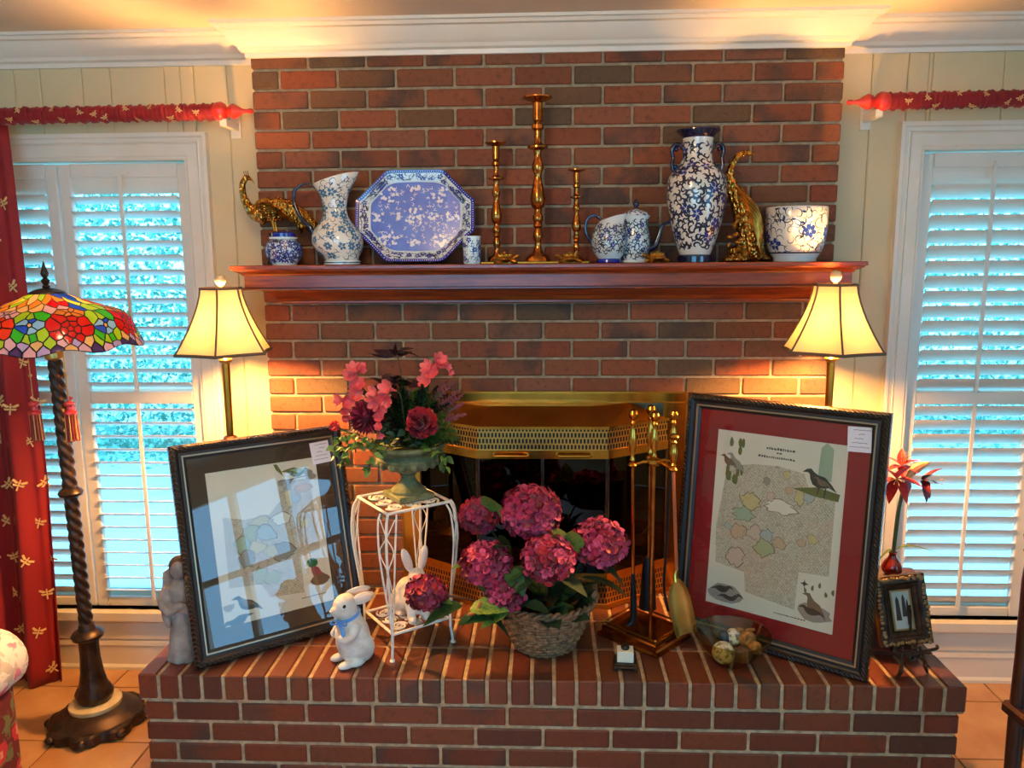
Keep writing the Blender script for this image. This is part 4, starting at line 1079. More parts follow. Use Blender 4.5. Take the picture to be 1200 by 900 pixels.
def tongs(k):
    for s in (-1, 1):
        MB().tube(cr([tl(.416, BZ+.004, .03), tl(.416+s*.008, .9, .03), tl(.418+s*.014, .7, .03), tl(.42+s*.022, .56, .03), tl(.42+s*.006, .47, .03)], 4), .0045, 7).build('arm', 'black_iron' if s < 0 else 'old_brass', k)
tool('tongs', 'fire tongs with brass ball handle nearest the red matted picture', .416, .03, 1.150, tongs)
def brush(k):
    MB().tube([tl(.35, BZ+.004, .075), tl(.352, .64, .075)], .0055, 8).build('shaft', 'old_brass', k)
    MB().lathe([(.010, .18), (.018, .165), (.022, .12), (.030, .0), (.001, 0)], 14, tl(.352, .46, .075)).build('bristles', 'black_iron', k)
tool('hearth_brush', 'hearth brush with black bristles at the back of the tool stand', .35, .075, 1.158, brush)
# ================================================================ FRAMED MAPS ON THE HEARTH
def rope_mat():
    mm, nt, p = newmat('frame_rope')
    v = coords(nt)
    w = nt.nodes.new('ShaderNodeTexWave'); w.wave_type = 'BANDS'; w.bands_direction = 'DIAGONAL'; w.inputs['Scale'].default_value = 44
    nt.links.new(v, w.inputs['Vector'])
    nt.links.new(ramp(nt, w.outputs['Fac'], [(.3, rgb(16, 12, 10)), (.7, rgb(66, 50, 40))]), p.inputs['Base Color'])  # rope highlights put into the colour: ridges lighter, grooves darker
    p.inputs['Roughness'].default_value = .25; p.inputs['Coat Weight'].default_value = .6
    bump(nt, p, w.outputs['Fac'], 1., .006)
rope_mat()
def blobpoly(rg, u, v, a, b, n=19, j=.34, rot=0.):
    return [(u+math.cos(t+rot)*a*(1+rg.uniform(-j, j)), v+math.sin(t+rot)*b*(1+rg.uniform(-j, j))) for t in (2*PI*i/n for i in range(n))]
BIRD = [(-1, .05), (-.82, .28), (-.62, .38), (-.45, .28), (-.2, .2), (.2, .22), (.62, .0), (1, -.28), (.55, -.2), (.3, -.34), (0, -.42), (-.3, -.36), (-.5, -.14), (-.6, .08), (-.72, .14)]
def bird(u, v, s, flip=1, rot=0., asp=1.):
    c, q = math.cos(rot), math.sin(rot)
    return [(u+flip*s*(x*c-y*q), v+s*asp*(x*q+y*c)) for x, y in BIRD]
def framed(name, label, loc, ang, lean, w, h, matm, margin, draw, note, nn):
    t = thing(name, label, 'framed map', loc, (R(-lean), 0, R(ang)))
    fw = .046
    m = MB(); ring(m, w, h, [(0, -.030), (0, -.004), (.003, .002), (.008, .004), (.016, .003), (.018, 0), (.022, -.002), (.024, -.004), (.034, -.003), (.036, -.006), (fw, -.010), (fw, -.030)], back=True)
    m.build('frame', 'frame_black', t, (0, 0, h/2), angle=20)
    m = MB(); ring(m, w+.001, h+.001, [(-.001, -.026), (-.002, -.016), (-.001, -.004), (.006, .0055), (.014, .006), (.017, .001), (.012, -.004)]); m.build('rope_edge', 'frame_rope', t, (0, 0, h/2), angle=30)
    m = MB(); ring(m, w-.064, h-.064, [(0, -.006), (.001, -.002), (.005, -.002), (.006, -.006)]); m.build('bead_edge', 'frame_beads', t, (0, 0, h/2))
    iw, ih = w-2*fw+.004, h-2*fw+.004
    pw_, ph_ = w-2*margin, h-2*margin
    m = MB(); ring(m, iw, ih, [(0, -.016), (0, -.0145), (iw/2-pw_/2, -.0145), (iw/2-pw_/2, -.016)]); m.build('mat_board', matm, t, (0, 0, h/2), smooth=False)
    MB().box(-iw/2, iw/2, .026, .030, -ih/2, ih/2).build('backing', 'mat_brown', t, (0, 0, h/2), smooth=False)
    pp = MB().box(-pw_/2-.004, pw_/2+.004, .016, .018, -ph_/2-.004, ph_/2+.004).build('paper', 'paper', t, (0, 0, h/2), smooth=False)
    lay = {}
    cnt = [0]
    def P(poly, mt, lift=None):
        """a printed patch, in fractions of the sheet"""
        cnt[0] += 1
        k = lay.setdefault(mt, MB()); y = .0158-.000012*cnt[0]
        k.add([((u-.5)*pw_, y, (v-.5)*ph_) for u, v in poly], [tuple(range(len(poly)))])
    draw(P)
    for mt, k in lay.items():
        o = k.build('printed_art', mt, pp, smooth=False); o['kind'] = 'stuff'
    MB().box(-iw/2, iw/2, .0105, .0118, -ih/2, ih/2).build('glass', 'picture_glass', t, (0, 0, h/2), smooth=False)
    # price note tucked into the corner
    nw, nh = .066, .074
    no = MB().box(-nw/2, nw/2, .0085, .0098, -nh/2, nh/2).build('price_note', 'note_paper', t, (iw/2-nw/2-.002, 0, h-fw-nh/2-.002), (0, R(-3), 0), smooth=False)
    rr = random.Random(nn); m = MB()
    for k, (a, b) in enumerate(((.25, .9), (.45, .7), (.3, .6), (.2, .75), (.1, .85))):
        x = -nw/2+nw*a; z = nh/2-.010-k*.0125
        while x < -nw/2+nw*b:
            l = rr.uniform(.003, .007); dz = rr.uniform(-.0016, .0016)
            m.add([(x, .0083, z), (x+l, .0083, z+dz), (x+l, .0083, z+dz+.0016), (x, .0083, z+.0016)], [(0, 1, 2, 3)]); x += l+.0015
    m.build('handwriting', 'ink', no, smooth=False)['kind'] = 'stuff'
    return t
def text_line(P, rg, u0, u1, v, hgt):
    x = u0
    while x < u1:
        l = rg.uniform(.008, .02); P([(x, v), (x+l, v+rg.uniform(-.002, .002)), (x+l, v+hgt*rg.uniform(.5, 1)), (x, v+hgt*rg.uniform(.6, 1))], 'ink'); x += l+.006
def patches(P, rg, L):
    for u, v, a, b, mt in L:
        q = blobpoly(rg, u, v, a, b); P([(u+(x-u)*1.1, v+(y-v)*1.1) for x, y in q], 'print_brown'); P(q, mt)
def draw_red(P):
    rg = random.Random(11)
    P([(.10, .80), (.30, .83), (.5, .84), (.70, .82), (.74, .75), (.94, .72), (.94, .30), (.72, .29), (.71, .08), (.32, .11), (.30, .22), (.06, .24), (.04, .45)], 'map_sheet')
    patches(P, rg, [(.30, .62, .07, .045, 'print_yellow'), (.26, .54, .08, .04, 'print_sage'), (.22, .44, .07, .035, 'print_orange'), (.36, .45, .06, .04, 'print_pink'), (.46, .44, .05, .035, 'print_blue'),
                    (.44, .38, .07, .045, 'print_green'), (.55, .42, .05, .03, 'print_orange'), (.54, .62, .11, .035, 'paper'), (.68, .70, .035, .05, 'print_yellow'), (.75, .71, .035, .04, 'print_blue'), (.22, .30, .07, .05, 'print_pink'),
                    (.42, .75, .03, .02, 'print_grey'), (.46, .67, .025, .025, 'print_pink'), (.57, .80, .025, .02, 'print_yellow'), (.80, .48, .04, .025, 'print_yellow'), (.72, .45, .03, .02, 'print_orange'), (.14, .46, .03, .02, 'print_blue'), (.60, .72, .03, .02, 'print_orange')])
    text_line(P, rg, .40, .60, .925, .014); text_line(P, rg, .48, .52, .905, .009); text_line(P, rg, .34, .62, .878, .013)
    for k in range(12): P(blobpoly(rg, .06+.16*rg.random(), (.88 if k < 4 else .72)+.07*rg.random(), .016, .030, 7, .2, rg.uniform(-.5, .5)), 'print_olive')
    P(bird(.17, .825, .10, 1, -.5, .8), 'print_grey'); P(bird(.11, .83, .08, 1, -.3, .8), 'print_brown')
    P([(.80, .80), (.81, .97), (.85, 1.0), (.90, .97), (.90, .80)], 'print_sage'); P([(.62, .735), (.80, .76), (.97, .74), (.96, .70), (.78, .71)], 'print_olive')
    P(bird(.82, .80, .14, 1, -.25, .75), 'print_dark'); P(bird(.84, .79, .08, 1, -.3, .6), 'print_brown'); P([(.80, .715), (.81, .715), (.82, .76), (.81, .76)], 'print_dark'); P([(.85, .71), (.86, .71), (.87, .76), (.86, .76)], 'print_dark')
    P(blobpoly(rg, .16, .07, .14, .055, 12, .15), 'print_grey'); P(bird(.13, .10, .10, -1, 0, .6), 'print_dark'); P(bird(.20, .065, .11, -1, 0, .6), 'print_dark'); P(bird(.20, .075, .06, -1, 0, .5), 'print_grey')
    for k in range(8):
        a = k*PI/4; r = .035 if k % 2 == 0 else .018
        P([(.77+r*math.cos(a), .235+r*.75*math.sin(a)), (.77+.007*math.cos(a+1.6), .235+.007*math.sin(a+1.6)), (.77+.007*math.cos(a-1.6), .235+.007*math.sin(a-1.6))], 'print_dark')
    P(blobpoly(rg, .86, .09, .13, .045, 12, .2), 'print_grey'); P(bird(.86, .13, .12, 1, -.5, .8), 'print_brown'); P(bird(.84, .10, .10, 1, 0, .6), 'print_dark')
    for k in range(5): P(blobpoly(rg, .78+.05*k, .20+.02*(k % 3), .012, .016, 6), 'print_olive')
    text_line(P, rg, .56, .80, .035, .007)
def draw_brown(P):
    rg = random.Random(21)
    P([(.10, .70), (.28, .66), (.50, .66), (.62, .74), (.62, .88), (.92, .86), (.93, .36), (.74, .34), (.73, .10), (.42, .12), (.36, .22), (.08, .24)], 'map_sheet')
    patches(P, rg, [(.42, .62, .08, .05, 'print_yellow'), (.32, .56, .07, .05, 'print_green'), (.46, .54, .08, .05, 'print_blue'), (.24, .50, .07, .05, 'print_sage'), (.36, .46, .09, .04, 'print_yellow'), (.26, .40, .07, .05, 'print_grey'),
                    (.58, .40, .10, .05, 'print_grey'), (.48, .42, .06, .04, 'print_yellow'), (.36, .27, .06, .05, 'print_green'), (.46, .25, .07, .035, 'print_green'), (.60, .62, .08, .04, 'paper'), (.70, .76, .03, .07, 'print_yellow'),
                    (.76, .74, .04, .03, 'print_blue'), (.84, .80, .09, .025, 'print_orange'), (.84, .56, .05, .035, 'print_yellow'), (.72, .52, .04, .02, 'print_orange'), (.40, .35, .04, .03, 'print_pink')])
    P(bird(.80, .925, .14, -1, .35, .7), 'print_olive'); P(bird(.82, .93, .08, -1, .35, .6), 'print_sage')
    P([(.68, .90), (.62, .95), (.60, .99), (.63, .99), (.66, .95)], 'print_olive')
    for u, v in ((.66, .86), (.74, .855), (.92, .90), (.94, .87), (.70, .82)): P(blobpoly(rg, u, v, .045, .022, 9, .2, .3), 'print_grey')
    P([(.62, .872), (.92, .885), (.92, .879), (.62, .866)], 'print_brown')
    P(bird(.88, .215, .13, -1, 1.0, .8), 'print_chest'); P(blobpoly(rg, .89, .16, .09, .04, 10, .12), 'print_brown'); P(blobpoly(rg, .84, .285, .055, .032, 10, .08), 'print_headgreen'); P([(.77, .27), (.80, .285), (.80, .265)], 'print_yellow')
    P(bird(.22, .12, .15, 1, -.35, .7), 'print_dark'); P(bird(.12, .03, .14, 1, .45, .7), 'print_dark'); P(blobpoly(rg, .06, .12, .05, .025, 9), 'print_grey'); P(bird(.22, .125, .09, 1, -.35, .6), 'print_brown')
    text_line(P, rg, .70, .92, .06, .007)
framed('framed_map', 'leaning black framed map with brown mat and window reflections', (-.8265, -.473, HZ+.008), 37, 14.5, .557, .682, 'mat_brown', .098, draw_brown, 0, 4)
framed('framed_map', 'larger leaning dark framed map with deep red mat and bird vignettes', (.687, -.470, HZ+.004), -35, 6, .62, .79, 'mat_red', .108, draw_red, 0, 9)

# ================================================================ PLANT STAND
SF, SR, SL, SK = [Vector((x, y, 0)) for x, y in ((-.468, -.557), (-.294, -.425), (-.600, -.383), (-.426, -.251))]
SC = (SF+SR+SL+SK)/4
ps = thing('plant_stand', 'white wrought iron plant stand with curved legs and scrollwork top', 'plant stand', (SC.x, SC.y, HZ))
def sp(cn, k, z, side=0.):
    d = cn-SC; n = Vector((-d.y, d.x, 0)).normalized()
    p = d*k+n*side
    return (p.x, p.y, z-HZ)
for cn in (SF, SR, SK, SL):
    g = MB()
    g.tube([sp(cn, *q) for q in ((1.0, .868), (1.07, .845), (1.12, .80), (1.13, .75), (1.08, .66), (1.0, .58), (.95, .50), (.95, .45), (1.0, .398))], .0042, 8)
    g.lathe([(.009, 0), (.009, .003), (.005, .006)], 10, sp(cn, 1.0, HZ)); g.build('leg', 'white_iron', ps)
    for s in (-.026, .026):
        MB().tube(cr([sp(cn, .96, .868, s), sp(cn, 1.05, .84, s*1.1), sp(cn, 1.10, .76, s), sp(cn, 1.05, .66, s*.7), sp(cn, .97, .55, s*.3), sp(cn, .95, .48, 0)], 4), .0030, 7).build('leg_wire', 'white_iron', ps)
    for s in (-1, 1):
        MB().tube(cr([sp(cn, 1.02, .855, s*.024), sp(cn, 1.10, .80, 0), sp(cn, 1.12, .755, -s*.022), sp(cn, 1.09, .69, 0), sp(cn, 1.02, .60, s*.012)], 4), .0020, 6).build('lattice_wire', 'white_iron', ps)
def frame_ring(k, z, name):
    m = MB(); c = [SF, SR, SK, SL]
    for i in range(4): m.tube([sp(c[i], k, z), sp(c[(i+1) % 4], k, z)], .0048, 7)
    m.build(name, 'white_iron', ps)
    e = (SR-SF); f = (SL-SF)
    def q(u, v, dz=0.): p = (SF+e*u+f*v-SC)*k; return (p.x, p.y, z-HZ+dz)
    for u, v, r, a0 in ((.22, .22, .14, 0), (.5, .2, .13, 1), (.78, .22, .14, 2), (.2, .5, .13, 3), (.5, .5, .17, 4), (.8, .5, .13, 5), (.22, .78, .14, 2), (.5, .8, .13, 1), (.78, .78, .14, 0)):
        for s in (1, -1):
            pts = [q(u+s*r*(1-t*.75)*math.cos(a0+t*5.5), v+s*r*(1-t*.75)*math.sin(a0+t*5.5)) for t in (i/14. for i in range(15))]
            MB().tube(pts, .0034, 6).build('scroll', 'white_iron', ps)
frame_ring(1.0, .870, 'top_frame'); frame_ring(.90, .476, 'shelf_frame')

# ================================================================ RABBITS
def bow(parent, c, s, rot):
    m = MB()
    for sx in (-1, 1):
        m.tube(cr([(0, 0, 0), (sx*.5*s, -.15*s, .25*s), (sx*s, -.1*s, .1*s), (sx*.9*s, -.1*s, -.2*s), (sx*.4*s, -.15*s, -.15*s), (0, 0, 0)], 4), .16*s, 8, flat=.35)
        m.tube(cr([(0, -.05*s, 0), (sx*.45*s, -.25*s, -.7*s), (sx*.65*s, -.2*s, -1.5*s)], 4), [.14*s, .22*s, .26*s], 6, flat=.2)
    m.ell((0, -.1*s, 0), (.2*s, .16*s, .2*s), 9, 6)
    m.build('bow', 'ribbon_blue', parent, c, rot)
rb = thing('rabbit_figurine', 'white standing rabbit figurine with blue bow in front of the plant stand', 'figurine', (-.588, -.560, HZ), (0, 0, R(38)))
m = MB()
m.ell((0, 0, .078), (.055, .050, .078)); m.ell((-.010, 0, .135), (.042, .040, .050)); m.tube([(-.012, 0, .15), (-.02, -.004, .19)], [.036, .03], 12)
m.ell((-.024, -.006, .196), (.038, .032, .034)); m.ell((-.054, -.010, .184), (.020, .019, .018)); m.ell((-.035, -.006, .178), (.028, .028, .02))
for sy in (-1, 1):
    m.ell((.018, sy*.032, .058), (.038, .024, .050), rot=(0, R(-15), 0)); m.ell((-.036, sy*.030, .0125), (.030, .016, .0125)); m.ell((-.006, sy*.034, .014), (.03, .018, .014))
    m.tube(cr([(-.004, sy*.036, .140), (-.022, sy*.046, .112), (-.044, sy*.034, .096), (-.055, sy*.018, .102)], 4), [.018, .015, .012, .011], 10)
m.ell((.056, 0, .03), .016)
remesh(m.build('body', 'plaster_white', rb), .0036, 3)
for sy, dz in ((-1, 0), (1, .010)):
    e = MB(); e.ell((.038, 0, 0), (.042, .007, .017)); eo = e.build('ear', 'plaster_white', rb, (-.008, sy*.022, .206+dz), (R(20*sy), R(-2), R(-6*sy)))
    MB().ell((.042, -.0045*1, 0), (.028, .004, .010)).build('ear_lining', 'ear_pink', eo)
    MB().ell((0, 0, 0), (.0052, .003, .0058), 10, 7).build('eye', 'black_bead', rb, (-.040, sy*.0325-.006, .205))
MB().ell((-.073, -.011, .188), (.004, .005, .0035), 8, 6).build('nose', 'ear_pink', rb)
MB().tube([(-.016+.037*math.cos(a), .036*math.sin(a)-.003, .160-.010*math.cos(a)*-1) for a in (2*PI*i/20 for i in range(20))], .0035, 7, closed=True, flat=1.6).build('collar_ribbon', 'ribbon_blue', rb)
bow(rb, (-.052, -.022, .150), .026, (0, 0, R(-50)))

rb = thing('rabbit_figurine', 'white crouching rabbit figurine with upright ears inside the plant stand', 'figurine', (-.425, -.405, .481), (0, 0, R(118)))
m = MB()
m.ell((.025, 0, .058), (.070, .050, .058)); m.ell((-.028, 0, .072), (.042, .038, .062)); m.ell((-.046, 0, .140), (.034, .030, .034)); m.ell((-.072, 0, .132), (.018, .018, .017)); m.tube([(-.03, 0, .10), (-.044, 0, .14)], [.032, .026], 10)
for sy in (-1, 1):
    m.ell((.035, sy*.040, .040), (.045, .022, .042)); m.tube([(-.042, sy*.022, .06), (-.055, sy*.024, .012)], [.018, .014], 9); m.ell((-.062, sy*.024, .011), (.022, .013, .011)); m.ell((.02, sy*.045, .010), (.034, .014, .010))
m.ell((.092, 0, .05), .018)
remesh(m.build('body', 'plaster_white', rb), .0036, 3)
for sy in (-1, 1):
    e = MB(); e.ell((0, 0, .038), (.009, .015, .042)); eo = e.build('ear', 'plaster_white', rb, (-.036, sy*.016, .162), (R(-16*sy), R(8), 0))
    MB().ell((-.0065, 0, .036), (.004, .009, .030)).build('ear_lining', 'ear_pink', eo)
    MB().ell((0, 0, 0), (.0045, .003, .005), 10, 7).build('eye', 'black_bead', rb, (-.060, sy*.026, .147))
bow(rb, (-.072, 0, .108), .028, (0, 0, R(-90)))

# ================================================================ ANGEL
an = thing('angel_figurine', 'grey stone angel statuette half hidden behind the brown matted picture', 'figurine', (-1.128, -.545, HZ), (0, 0, R(15)))
m = MB(); m.lathe([(.052, 0), (.054, .006), (.046, .05), (.036, .12), (.032, .17), (.034, .21), (.036, .235), (.022, .255), (.014, .265)], 24, wob=lambda a, z: 1+.05*math.sin(9*a)*max(0, 1-z/.2))
m.ell((0, -.006, .292), (.026, .028, .033))
for s in (-1, 1): m.tube(cr([(s*.034, 0, .232), (s*.050, -.012, .195), (s*.030, -.040, .172), (s*.006, -.048, .182)], 4), [.017, .018, .016, .010], 10); m.tube(cr([(s*.044, -.010, .20), (s*.040, -.030, .15), (s*.034, -.034, .115)], 3), [.016, .014, .004], 8)
m.ell((0, -.050, .190), (.020, .014, .014))
remesh(m.build('body', 'stone_angel', an), .0036, 2)
m = MB(); m.ell((0, .004, .300), (.031, .030, .032)); m.ell((0, .014, .276), (.030, .022, .030)); m.build('hair', 'stem_brown', an)
for s in (-1, 1):
    w = MB(); w.loft([[(s*x, .030+.02*abs(x), z) for x, z in ((.006, .24), (.03, .285), (.055, .27), (.062, .20), (.045, .12), (.018, .10))], [(s*x, .040+.02*abs(x), z) for x, z in ((.006, .24), (.03, .285), (.055, .27), (.062, .20), (.045, .12), (.018, .10))]]); w.build('wing', 'stone_angel', an)

# ================================================================ SMALL THINGS ON THE HEARTH
t = thing('trinket_cube', 'tiny ivory cube with dark knob on a footed black base', 'trinket', (.250, -.565, HZ), (0, 0, R(-4)))
m = MB(); m.loft([[(-x, -y, z), (x, -y, z), (x, y, z), (-x, y, z)] for x, y, z in ((.033, .030, .006), (.035, .032, .009), (.031, .028, .014), (.033, .030, .019), (.030, .027, .023))]); m.build('base', 'dark_bronze', t, smooth=False)
for sx in (-1, 1):
    for sy in (-1, 1): MB().ell((sx*.031, sy*.028, .005), (.006, .006, .005), 8, 6).build('foot', 'dark_bronze', t)
ob('block', bevbox(.050, .046, .034, .002, 'cube_ivory'), t, (0, 0, .040))
MB().lathe([(.004, .057), (.012, .058), (.0135, .064), (.010, .070), (.004, .072), (.001, .073)], 16).build('knob', 'dark_bronze', t)

bw = thing('glass_bowl', 'flared clear glass bowl of decorative balls before the red matted picture', 'bowl', (.578, -.535, HZ))
MB().lathe([(.002, .004), (.040, .004), (.050, .012), (.075, .040), (.100, .072), (.1155, .098), (.117, .098), (.1025, .071), (.078, .038), (.053, .009), (.040, 0), (.002, 0)], 44, cap=False).build('bowl_wall', 'bowl_glass', bw)
MB().tube([(.1165*math.cos(a), .1165*math.sin(a), .099) for a in (2*PI*i/44 for i in range(44))], .0016, 6, closed=True).build('rim', 'bowl_glass', bw)
def ball(x, y, z, r, mt, label, bump_=1.):
    m = MB(); m.ell((0, 0, 0), r, 16, 11)
    rr = random.Random(int(x*999))
    for v in range(len(m.v)):
        k = 1+bump_*rr.uniform(-.05, .05); m.v[v] = tuple(c*k for c in m.v[v])
    o = m.build('potpourri_ball', mt, None, (x, y, z)); tag(o, label, 'decorative ball', 'decorative balls in the glass bowl')
ball(.547, -.560, HZ+.046, .034, 'potpourri_white', 'white speckled ball at the front of the glass bowl', .4)
ball(.590, -.505, HZ+.070, .026, 'potpourri_white', 'mottled cream ball resting high at the back of the bowl')
ball(.562, -.508, HZ+.070, .019, 'potpourri_blue', 'small slate blue ball behind the white speckled ball')
ball(.628, -.520, HZ+.070, .027, 'potpourri_amber', 'amber brown ball highest toward the red mat')
ball(.607, -.562, HZ+.042, .026, 'potpourri_brown', 'brown pod ball beside the white speckled ball')
ball(.588, -.535, HZ+.030, .022, 'potpourri_brown', 'darker pod ball at the bottom centre of the bowl')
ball(.645, -.548, HZ+.058, .020, 'potpourri_amber', 'smaller golden ball near the outer rim of the bowl')
for k, (x, y, z, a) in enumerate(((.606, -.512, .098, .3), (.640, -.505, .094, -.4), (.618, -.545, .085, 1.2))):
    m = MB(); m.ell((0, 0, 0), (.020, .007, .004), 8, 5); o = m.build('dried_petal', 'potpourri_amber', None, (x, y, HZ+z), (.6, a, a*2))
    tag(o, ('curled dried petal by the cream ball', 'curled dried petal on the amber ball', 'curled dried petal over the brown pod')[k], 'dried petal', 'dried petals in the glass bowl')

# small ornate frame on its easel
ez = thing('easel', 'small bronze scrolled easel on the hearth corner', 'easel', (1.085, -.585, HZ))
for x0, x1, y0 in ((-.022, -.045, -.034), (.030, .062, .005)):
    MB().tube(cr([(x0, -.002, .088), (x0+.3*(x1-x0), -.02, .055), (x0+.6*(x1-x0), y0-.006, .030), (x1, y0, .004)], 5), [.005, .0055, .006, .004], 8).build('leg', 'dark_bronze', ez)
MB().tube(cr([(.0, .012, .21), (.0, .06, .10), (-.002, .115, .004)], 4), .0035, 7).build('back_leg', 'dark_bronze', ez)
m = MB(); m.tube(cr([(-.052, -.022, .098), (-.055, -.034, .086), (-.03, -.030, .084), (0, -.026, .074), (.03, -.026, .086), (.068, -.024, .094), (.066, -.030, .106)], 5), .0045, 8); m.build('ledge', 'dark_bronze', ez)
for s in (-1, 1): MB().tube([(.004+s*.018*(1-t*.7)*math.cos(t*7), -.018, .062+.018*(1-t*.7)*math.sin(t*7)) for t in (i/16. for i in range(17))], .003, 6).build('scroll', 'dark_bronze', ez)
MB().tube([(.004, -.006, .08), (.002, .012, .20)], .004, 7).build('spine', 'dark_bronze', ez)
fr = thing('miniature_picture', 'small ornate bronze frame with a tiny picture on the easel', 'picture frame', (1.079, -.592, HZ+.095), (R(-12), R(-7), 0))
m = MB(); ring(m, .148, .205, [(0, -.022), (0, .002), (.006, .006), (.020, .008), (.026, .003), (.030, .006), (.036, .002), (.042, -.006), (.048, -.008), (.048, -.022)]); m.build('moulding', 'dark_bronze', fr, (0, 0, .1025), angle=20)
rr = random.Random(8); orn = MB()
for k in range(74):
    s = k/74.*4; i = int(s); f = s-i
    x, z = [(-.066+.132*f, -.094), (.066, -.094+.188*f), (.066-.132*f, .094), (-.066, .094-.188*f)][i]
    orn.ell((x+rr.uniform(-.004, .004), -.008, z+rr.uniform(-.004, .004)), (rr.uniform(.004, .007), .004, rr.uniform(.004, .007)), 7, 5)
o = orn.build('ornament', 'frame_gilt', fr, (0, 0, .1025)); o['kind'] = 'stuff'
MB().box(-.030, .030, .004, .006, -.060, .060).build('picture', 'print_blue', fr, (0, 0, .1025), smooth=False)
m = MB(); ring(m, .062, .122, [(0, -.008), (.001, -.003), (.006, -.003), (.007, -.008)]); m.build('inner_edge', 'frame_gilt', fr, (0, 0, .1025))
m = MB(); rg = random.Random(3)
for u, w_, z0, z1, in ((-.012, .008, -.03, .03), (.006, .007, -.02, .035), (.016, .005, -.045, .02)): m.add([(u-w_, .0037, z0), (u+w_, .0037, z0), (u+w_*.6, .0037, z1), (u, .0037, z1+.012), (u-w_*.6, .0037, z1)], [(0, 1, 2, 3, 4)])
m.build('printed_figures', 'print_dark', fr, (0, 0, .1025), smooth=False)
bx = thing('wooden_box', 'dark red wooden box stand under the amaryllis vase', 'box', (1.096, -.415, HZ), (0, 0, R(-8)))
ob('body', bevbox(.150, .120, .222, .003, 'dark_wood'), bx, (0, 0, .111+.006)); ob('lid', bevbox(.164, .132, .016, .003, 'cherry_dark'), bx, (0, 0, .236)); ob('plinth', bevbox(.166, .134, .024, .003, 'cherry_dark'), bx, (0, 0, .012))
# ================================================================ PLANTS
def basis(d, up=(0, 0, 1)):
    d = Vector(d).normalized(); u = Vector(up)
    s = d.cross(u)
    if s.length < 1e-4: s = d.orthogonal()
    s.normalize(); u = s.cross(d)
    return Matrix((d, -s, u)).transposed()       # columns x=d, y, z=up
def leaf_mesh(name, L, W, fold=.25, droop=.25, mats='leaf_mid', teeth=0., n=7, tip=1.):
    vs = []; fs = []
    for i in range(n+1):
        t = i/n; w = W*math.sin(PI*min(t**.8, 1))**.8*(1-.15*t) if 0 < t < 1 else .0006
        if teeth and 0 < t < 1: w *= 1+teeth*(1 if i % 2 else -1)
        x = L*t; z = -droop*L*t*t
        vs += [(x, -w/2, z+fold*w*.5), (x, 0, z), (x, w/2, z+fold*w*.5)]
    for i in range(n):
        a = 3*i; fs += [(a, a+3, a+4, a+1), (a+1, a+4, a+5, a+2)]
    m = MB(); m.add(vs, fs); return m.mesh(name, mats)
LV = {}
for k, mt in (('dark', 'leaf_dark'), ('mid', 'leaf_mid'), ('light', 'leaf_light'), ('ivy', 'leaf_ivy')):
    LV[k] = leaf_mesh('leaf', 1, .62, .3, .25, mt, .05, 9)
    LV[k+'_n'] = leaf_mesh('leaf', 1, .22, .3, .35, mt)
def put_leaf(parent, key, p, d, L, roll=0., name='leaf', wide=1.):
    base = parent.matrix_basis.inverted() if False else None
    M = basis(d) @ Matrix.Rotation(roll, 3, 'X')
    o = ob(name, LV[key], parent, Vector(p)-parent.location, (0, 0, 0), (L, L*wide, L)); o.rotation_euler = M.to_euler()
    return o
def petal(m, c, d, L, W, cup, mi, up):
    """a four-sided petal from c along d, cupped towards up"""
    s = d.cross(up)
    if s.length < 1e-5: s = d.orthogonal()
    s.normalize()
    m.add([c-s*W*.08, c+s*W*.08, c+d*L*.42+s*W*.42+up*cup*.3, c+d*L*.78+s*W*.46+up*cup*.7, c+d*L+s*W*.14+up*cup, c+d*L-s*W*.14+up*cup, c+d*L*.78-s*W*.46+up*cup*.7, c+d*L*.42-s*W*.42+up*cup*.3, c+d*L*.6-up*cup*.4], [(0, 1, 2, 8), (2, 3, 8), (3, 4, 8), (4, 5, 8), (5, 6, 8), (6, 7, 8), (7, 0, 8)], mi)
def bloom_hydrangea(parent, c, r, seed, mats, n=95, sq=(1, 1, .85), face=None, fs=.30):
    rg = random.Random(seed); m = MB()
    m.ell((0, 0, 0), (r*.72*sq[0], r*.72*sq[1], r*.72*sq[2]), 12, 8, mi=len(mats)-1)
    ga = PI*(3-math.sqrt(5))
    for i in range(n):
        z = 1-2*(i+.5)/n; q = math.sqrt(1-z*z); a = i*ga
        d = Vector((q*math.cos(a), q*math.sin(a), z))
        if d.z < -.75: continue
        rr = r*rg.uniform(.86, 1.02)
        p = Vector((d.x*rr*sq[0], d.y*rr*sq[1], d.z*rr*sq[2]))
        t1 = d.orthogonal().normalized(); t1.rotate(Matrix.Rotation(rg.uniform(0, PI), 3, d)); t2 = d.cross(t1)
        mi = rg.choice(range(len(mats)))
        L = r*fs*rg.uniform(.85, 1.2)
        for k in range(4):
            a2 = k*PI/2; e = (t1*math.cos(a2)+t2*math.sin(a2)+d*rg.uniform(-.1, .35)).normalized()
            petal(m, p-d*r*.03, e, L, L*.95, L*.15, mi, d)
    o = m.build('bloom', mats, parent, Vector(c)-parent.location, smooth=False)
    return o
def stem(parent, pts, r=.003, mt='stem_green', name='stem'):
    return MB().tube([Vector(p)-parent.location for p in cr(pts, 4)], r, 6).build(name, mt, parent)

